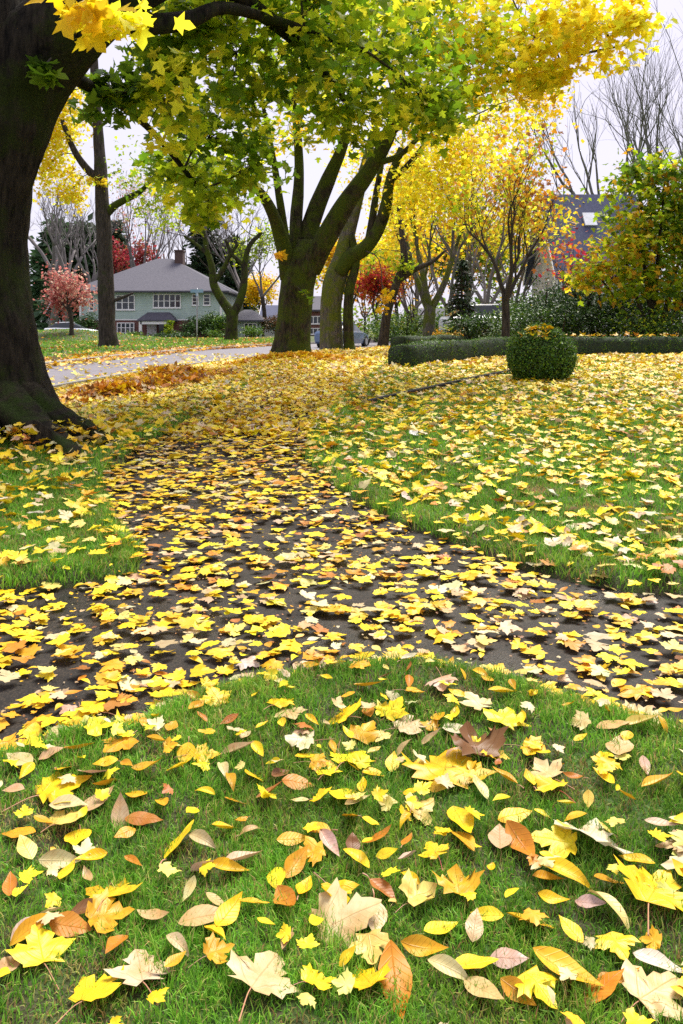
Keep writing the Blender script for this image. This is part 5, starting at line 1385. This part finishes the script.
# what singles each of them out
def desc(q, full=True):
    w = []
    if q['kind'] == 'm':
        if q['size'] > .12: w.append('very large')
        elif q['size'] > .085: w.append('large')
        elif q['size'] < .06: w.append('small')
    else:
        if q['size'] > .095: w.append('long')
        elif q['size'] < .06: w.append('small')
    if full: w.append((MAPLE_STATE if q['kind'] == 'm' else OVAL_STATE)[q['var']])
    w.append(kw(q['col']))
    w.append('maple leaf' if q['kind'] == 'm' else 'oval leaf')
    return ' '.join(w)
seen = set()
order = sorted(leaves, key=lambda q: -q['size'])
for q in order:
    where = 'on dark path' if q['on'] else ('on turf edge' if q['sd'] < .1 else 'on grass')
    near = sorted((n for n in leaves if n is not q), key=lambda n: math.hypot(n['px'] - q['px'], (n['py'] - q['py'])))
    best = None
    side = lambda n: ('left of' if q['px'] < n['px'] else 'right of') if abs(q['px'] - n['px']) > abs(q['py'] - n['py']) else ('below' if q['py'] > n['py'] else 'above')
    edge = 'by bottom edge' if q['py'] > 990 else ('by left edge' if q['px'] < 35 else 'by right edge' if q['px'] > 648 else where)
    for n in near[:6]:
        s = '%s %s, %s a %s' % (desc(q), edge, side(n), desc(n, False))
        if s not in seen and len(s.split()) <= 16: best = s; break
    if best is None:
        best = '%s, between a %s and a %s' % (desc(q), desc(near[0], False), desc(near[1], False))
    seen.add(best)
    tag(q['o'], best, 'leaf', 'fallen leaves nearest the camera')

# all the farther leaves
def ground_leaves(name, label, x, y, cols, wts, smin, smax, z_extra=0.0, tilt=.22, lo=False, zfun=None, ovals=.2, kind='stuff', cat='leaves', curl=1.0):
    N = len(x)
    on = path_sd(x, y) < 0
    z = np.where(on, g(x, y) + .010, lawn_z(x, y) + .022)
    rd = road_in(x, y) > 0
    z = np.where(rd, np.interp(y, GL[:, 0], GL[:, 1]) + .04, z)
    if zfun is not None: z = zfun(x, y, z)
    z = z + RNG.uniform(0, .025, N) + z_extra
    nrm = RNG.normal(size=(N, 3)) * tilt * np.array([1, 1, 0]) + np.array([0, 0, 1.0])
    flip = RNG.uniform(size=N) < .5
    a = RNG.uniform(0, 2 * np.pi, N)
    u, v, n = frames(nrm, np.stack([np.cos(a), np.sin(a), np.zeros(N)], 1))
    sz = RNG.uniform(smin, smax, N) * np.where((~on) & (y < YN1) & (np.abs(x) < y * .42), .52, 1.0)
    col = pick(cols, wts, N, .12)
    grp = []
    tm = [(maple_template(HALF_LO if lo else HALF, [1.0] if lo else [.55, 1.0], shaper(c * curl, b * curl, f * curl, r * curl, k * 5.1), 31 + k)) for k, (c, b, f, r) in enumerate(((0, .3, .1, .15), (.2, .7, .1, .18), (-.2, -.5, -.1, .18), (.1, -.3, .2, .2), (0, .9, .15, .2), (.1, .1, .05, .2), (-.1, .4, -.1, .25), (.05, -.6, .1, .15)))]
    to = [oval_template(w, 6, shaper(0, b, f, .04, k, t), nw=1) for k, (w, b, f, t) in enumerate(((.26, .5, .3, .3), (.24, -.7, .3, -.4), (.3, .9, .2, .6)))]
    isov = RNG.uniform(size=N) < ovals
    kk = RNG.integers(0, len(tm), N)
    for t in range(len(tm)):
        e = (~isov) & (kk == t); grp.append((tm[t][0], tm[t][1], np.stack([x, y, z], 1)[e], u[e], v[e], n[e], sz[e], col[e]))
    for t in range(len(to)):
        e = isov & (kk % 3 == t); grp.append((to[t][0], to[t][1], np.stack([x, y, z], 1)[e], u[e], v[e], n[e], sz[e] * .75, col[e]))
    return grp

def rand_pts(x0, x1, y0, y1, dens, f):
    N = int((x1 - x0) * (y1 - y0) * dens)
    x = RNG.uniform(x0, x1, N); y = RNG.uniform(y0, y1, N)
    k = (RNG.uniform(size=N) < f(x, y)) & (np.abs(x) < y * .44 + .8)
    return x[k], y[k]

COLS = ['bright', 'yellow', 'gold', 'cream', 'pale', 'tan', 'orange', 'rust', 'brown', 'white']
W_LAWN = [.33, .25, .08, .13, .11, .03, .035, .015, .005, .015]
W_PATH = [.24, .23, .16, .11, .09, .08, .055, .015, .01, .01]
def dens_fn(x, y):
    s = path_sd(x, y)
    on = s < .05
    clump_ = .62 + .38 * wob(x, y, 2.4, 3) + .15 * wob(x, y, 7, 1)
    right = (x > 0) & (~on)
    left = (x <= 0) & (~on)
    d = np.where(on, 215 + 165 * smooth(4.5, 8.0, y), 0.0)
    d = np.where(on, d * (.75 + .35 * clump_), d)
    d = np.where(right, (135 + 30 * smooth(5, 9, y)) * np.clip(clump_ + .25, .2, 1.4) * np.where(s < .16, .35, 1), d)
    d = np.where(left, (130 + 180 * smooth(6.8, 8.6, y)) * np.clip(clump_ + .2, .2, 1.4), d)
    d = np.where((np.abs(x) < y * .42) & (y < YN1), np.where(on, 205, 60), d)      # there each leaf is its own object
    d = np.where(road_in(x, y) > -.1, 8 + 35 * smooth(1.2, 0, road_in(x, y)), d)
    return d
GROUPS = []
DM = 480.0
x, y = rand_pts(-4, 4.5, 1.3, 8.0, DM, lambda a, b: dens_fn(a, b) / DM)
on = path_sd(x, y) < .05
GROUPS += ground_leaves('', '', x[on], y[on], COLS, W_PATH, .042, .092, tilt=.10, ovals=.34, curl=.45)
GROUPS += ground_leaves('', '', x[~on], y[~on], COLS, W_LAWN, .05, .10, tilt=.26, ovals=.22, curl=.7)
x, y = rand_pts(-7, 9, 8.0, 16.0, DM, lambda a, b: dens_fn(a, b) / DM)
GROUPS += ground_leaves('', '', x, y, COLS, W_LAWN, .065, .115, tilt=.32, lo=True, ovals=.12)
x, y = rand_pts(-9, 12, 16.0, 34.0, 150, lambda a, b: dens_fn(a, b) * .6 / 150)
GROUPS += ground_leaves('', '', x, y, COLS, W_LAWN, .10, .16, tilt=.34, lo=True, ovals=0)
# crumbs of broken leaf trodden into the asphalt
x, y = rand_pts(-3, 3.4, 1.8, 8.0, 420, lambda a, b: (path_sd(a, b) < .02) * (.55 + .45 * wob(a, b, 3.3, 9)))
GROUPS += ground_leaves('', '', x, y, ['tan', 'gold', 'brown', 'rust', 'yellow'], [.3, .22, .2, .16, .12], .008, .026, tilt=.12, lo=True, ovals=.5, z_extra=-.008, curl=.4)
# far lawn and gutter
x, y = rand_pts(-25, -3, 18.0, 75.0, 40, lambda a, b: np.where(np.interp(b, XL[:, 0], XL[:, 1]) - a > 0, .05 + 1.1 * smooth(2.0, .2, np.interp(b, XL[:, 0], XL[:, 1]) - a), .9 * smooth(.9, .1, a - np.interp(b, XL[:, 0], XL[:, 1]))))
GROUPS += ground_leaves('', '', x, y, ['gold', 'orange', 'rust', 'yellow', 'tan'], [.25, .28, .2, .2, .07], .12, .22, tilt=.4, lo=True, ovals=0)
# drifted over the roots of the old tree
n = 420
rx = RNG.normal(-2.75, .55, n); ry = RNG.normal(7.55, .5, n)
GROUPS += ground_leaves('', '', rx, ry, COLS, W_LAWN, .06, .11, tilt=.4, ovals=.1, zfun=lambda x, y, z: z + .12 * np.exp(-(((x + 2.7) / .5) ** 2 + ((y - 7.5) / .45) ** 2)) + RNG.uniform(0, .05, len(x)))
# lying on the ball and the hedge tops
n = 75
a = RNG.uniform(0, 6.283, n); t = np.abs(RNG.normal(0, .36, n))
bp_ = np.stack([BALL[0] - .14 + np.sin(t) * np.cos(a) * BALL[3] * .95, BALL[1] - .18 + np.sin(t) * np.sin(a) * BALL[3] * .9], 1)
rr = np.hypot(bp_[:, 0] - BALL[0], bp_[:, 1] - BALL[1])
k = rr < BALL[3] * .86; bp_ = bp_[k]; rr = rr[k]
zb = BALL[2] + .94 * np.sqrt(np.maximum(0, BALL[3] ** 2 - rr ** 2)) + .02
GROUPS += ground_leaves('', '', bp_[:, 0], bp_[:, 1], ['yellow', 'gold', 'bright', 'cream'], [.38, .17, .35, .1], .07, .12, tilt=.5, zfun=lambda x, y, z: zb)
hl = np.array([gp(515, 357.5), gp(600, 356.5), gp(800, 356.5)])
n = 130
tx = RNG.uniform(0, 1, n)
hx = np.interp(tx, [0, .35, 1], hl[:, 0]); hy = np.interp(tx, [0, .35, 1], hl[:, 1]) + RNG.uniform(-.28, .28, n)
GROUPS += ground_leaves('', '', hx, hy, ['gold', 'orange', 'yellow', 'cream'], [.35, .25, .3, .1], .09, .15, tilt=.4, lo=True, zfun=lambda x, y, z: g(x, y) + .53)
o = scatter('fallen_leaves', M['fallen'], GROUPS)
tag(o, 'yellow and golden fallen leaves carpeting the path and the lawns', 'leaves', None, 'stuff')

# raked heaps
def heap(label, cx, cy, ax, lx, ly, h, n, cols, wts):
    a = R(ax); ca, sa = math.cos(a), math.sin(a)
    t = RNG.normal(0, .42, (n, 2)).clip(-1.15, 1.15)
    x = cx + t[:, 0] * lx * ca - t[:, 1] * ly * sa; y = cy + t[:, 0] * lx * sa + t[:, 1] * ly * ca
    def zf(x, y, z):
        q = ((x - cx) * ca + (y - cy) * sa) / lx; w = (-(x - cx) * sa + (y - cy) * ca) / ly
        hh = h * np.exp(-1.6 * (q ** 4 + w * w)) * (.8 + .25 * wob(x, y, 2.2, 1))
        return g(x, y) + .02 + hh * RNG.uniform(.72, 1.05, len(x))
    grp = ground_leaves('', '', x, y, cols, wts, .09, .16, tilt=.75, lo=True, ovals=.15, zfun=zf)
    o = scatter('leaf_pile', M['fallen'], grp)
    # the heap's packed inside
    V, Fc = [], []
    m = 24
    for j in range(m + 1):
        for i in range(m + 1):
            q, w = -1.1 + 2.2 * i / m, -1.1 + 2.2 * j / m
            X_, Y_ = cx + q * lx * ca - w * ly * sa, cy + q * lx * sa + w * ly * ca
            V.append((X_, Y_, gz(X_, Y_) + .8 * h * math.exp(-1.6 * (q ** 4 + w * w)) - .06 - .25 * max(0, max(abs(q), abs(w)) - .8)))
    for j in range(m):
        for i in range(m): Fc.append((j * (m + 1) + i, j * (m + 1) + i + 1, (j + 1) * (m + 1) + i + 1, (j + 1) * (m + 1) + i))
    inner = MB().add(V, Fc).build('packed_leaves', M['packed'], o, True)
    return tag(o, label, 'leaf pile', 'raked leaf piles')
M['packed'] = noisy('packed_leaves', [(.3, (.10, .05, .015)), (.5, (.30, .14, .03)), (.7, (.50, .28, .04))], scale=14, bump=1, bscale=22, bdist=.05)
pa, pb = ground_px(88, 402), ground_px(205, 378)
heap('long heap of raked brown orange leaves along the kerb by the left trunk', (pa[0] + pb[0]) / 2 + .1, (pa[1] + pb[1]) / 2 - .5, math.degrees(math.atan2(pb[1] - pa[1], pb[0] - pa[0])), 2.4, .75, .30, 3400, ['orange', 'gold', 'rust', 'brown', 'tan', 'yellow'], [.22, .32, .12, .06, .10, .18])
pc = ground_px(285, 362)
heap('low golden leaf heap around the foot of the dark middle maple', pc[0], pc[1], 5, 1.7, .8, .16, 1300, ['gold', 'yellow', 'orange', 'bright'], [.4, .3, .2, .1])
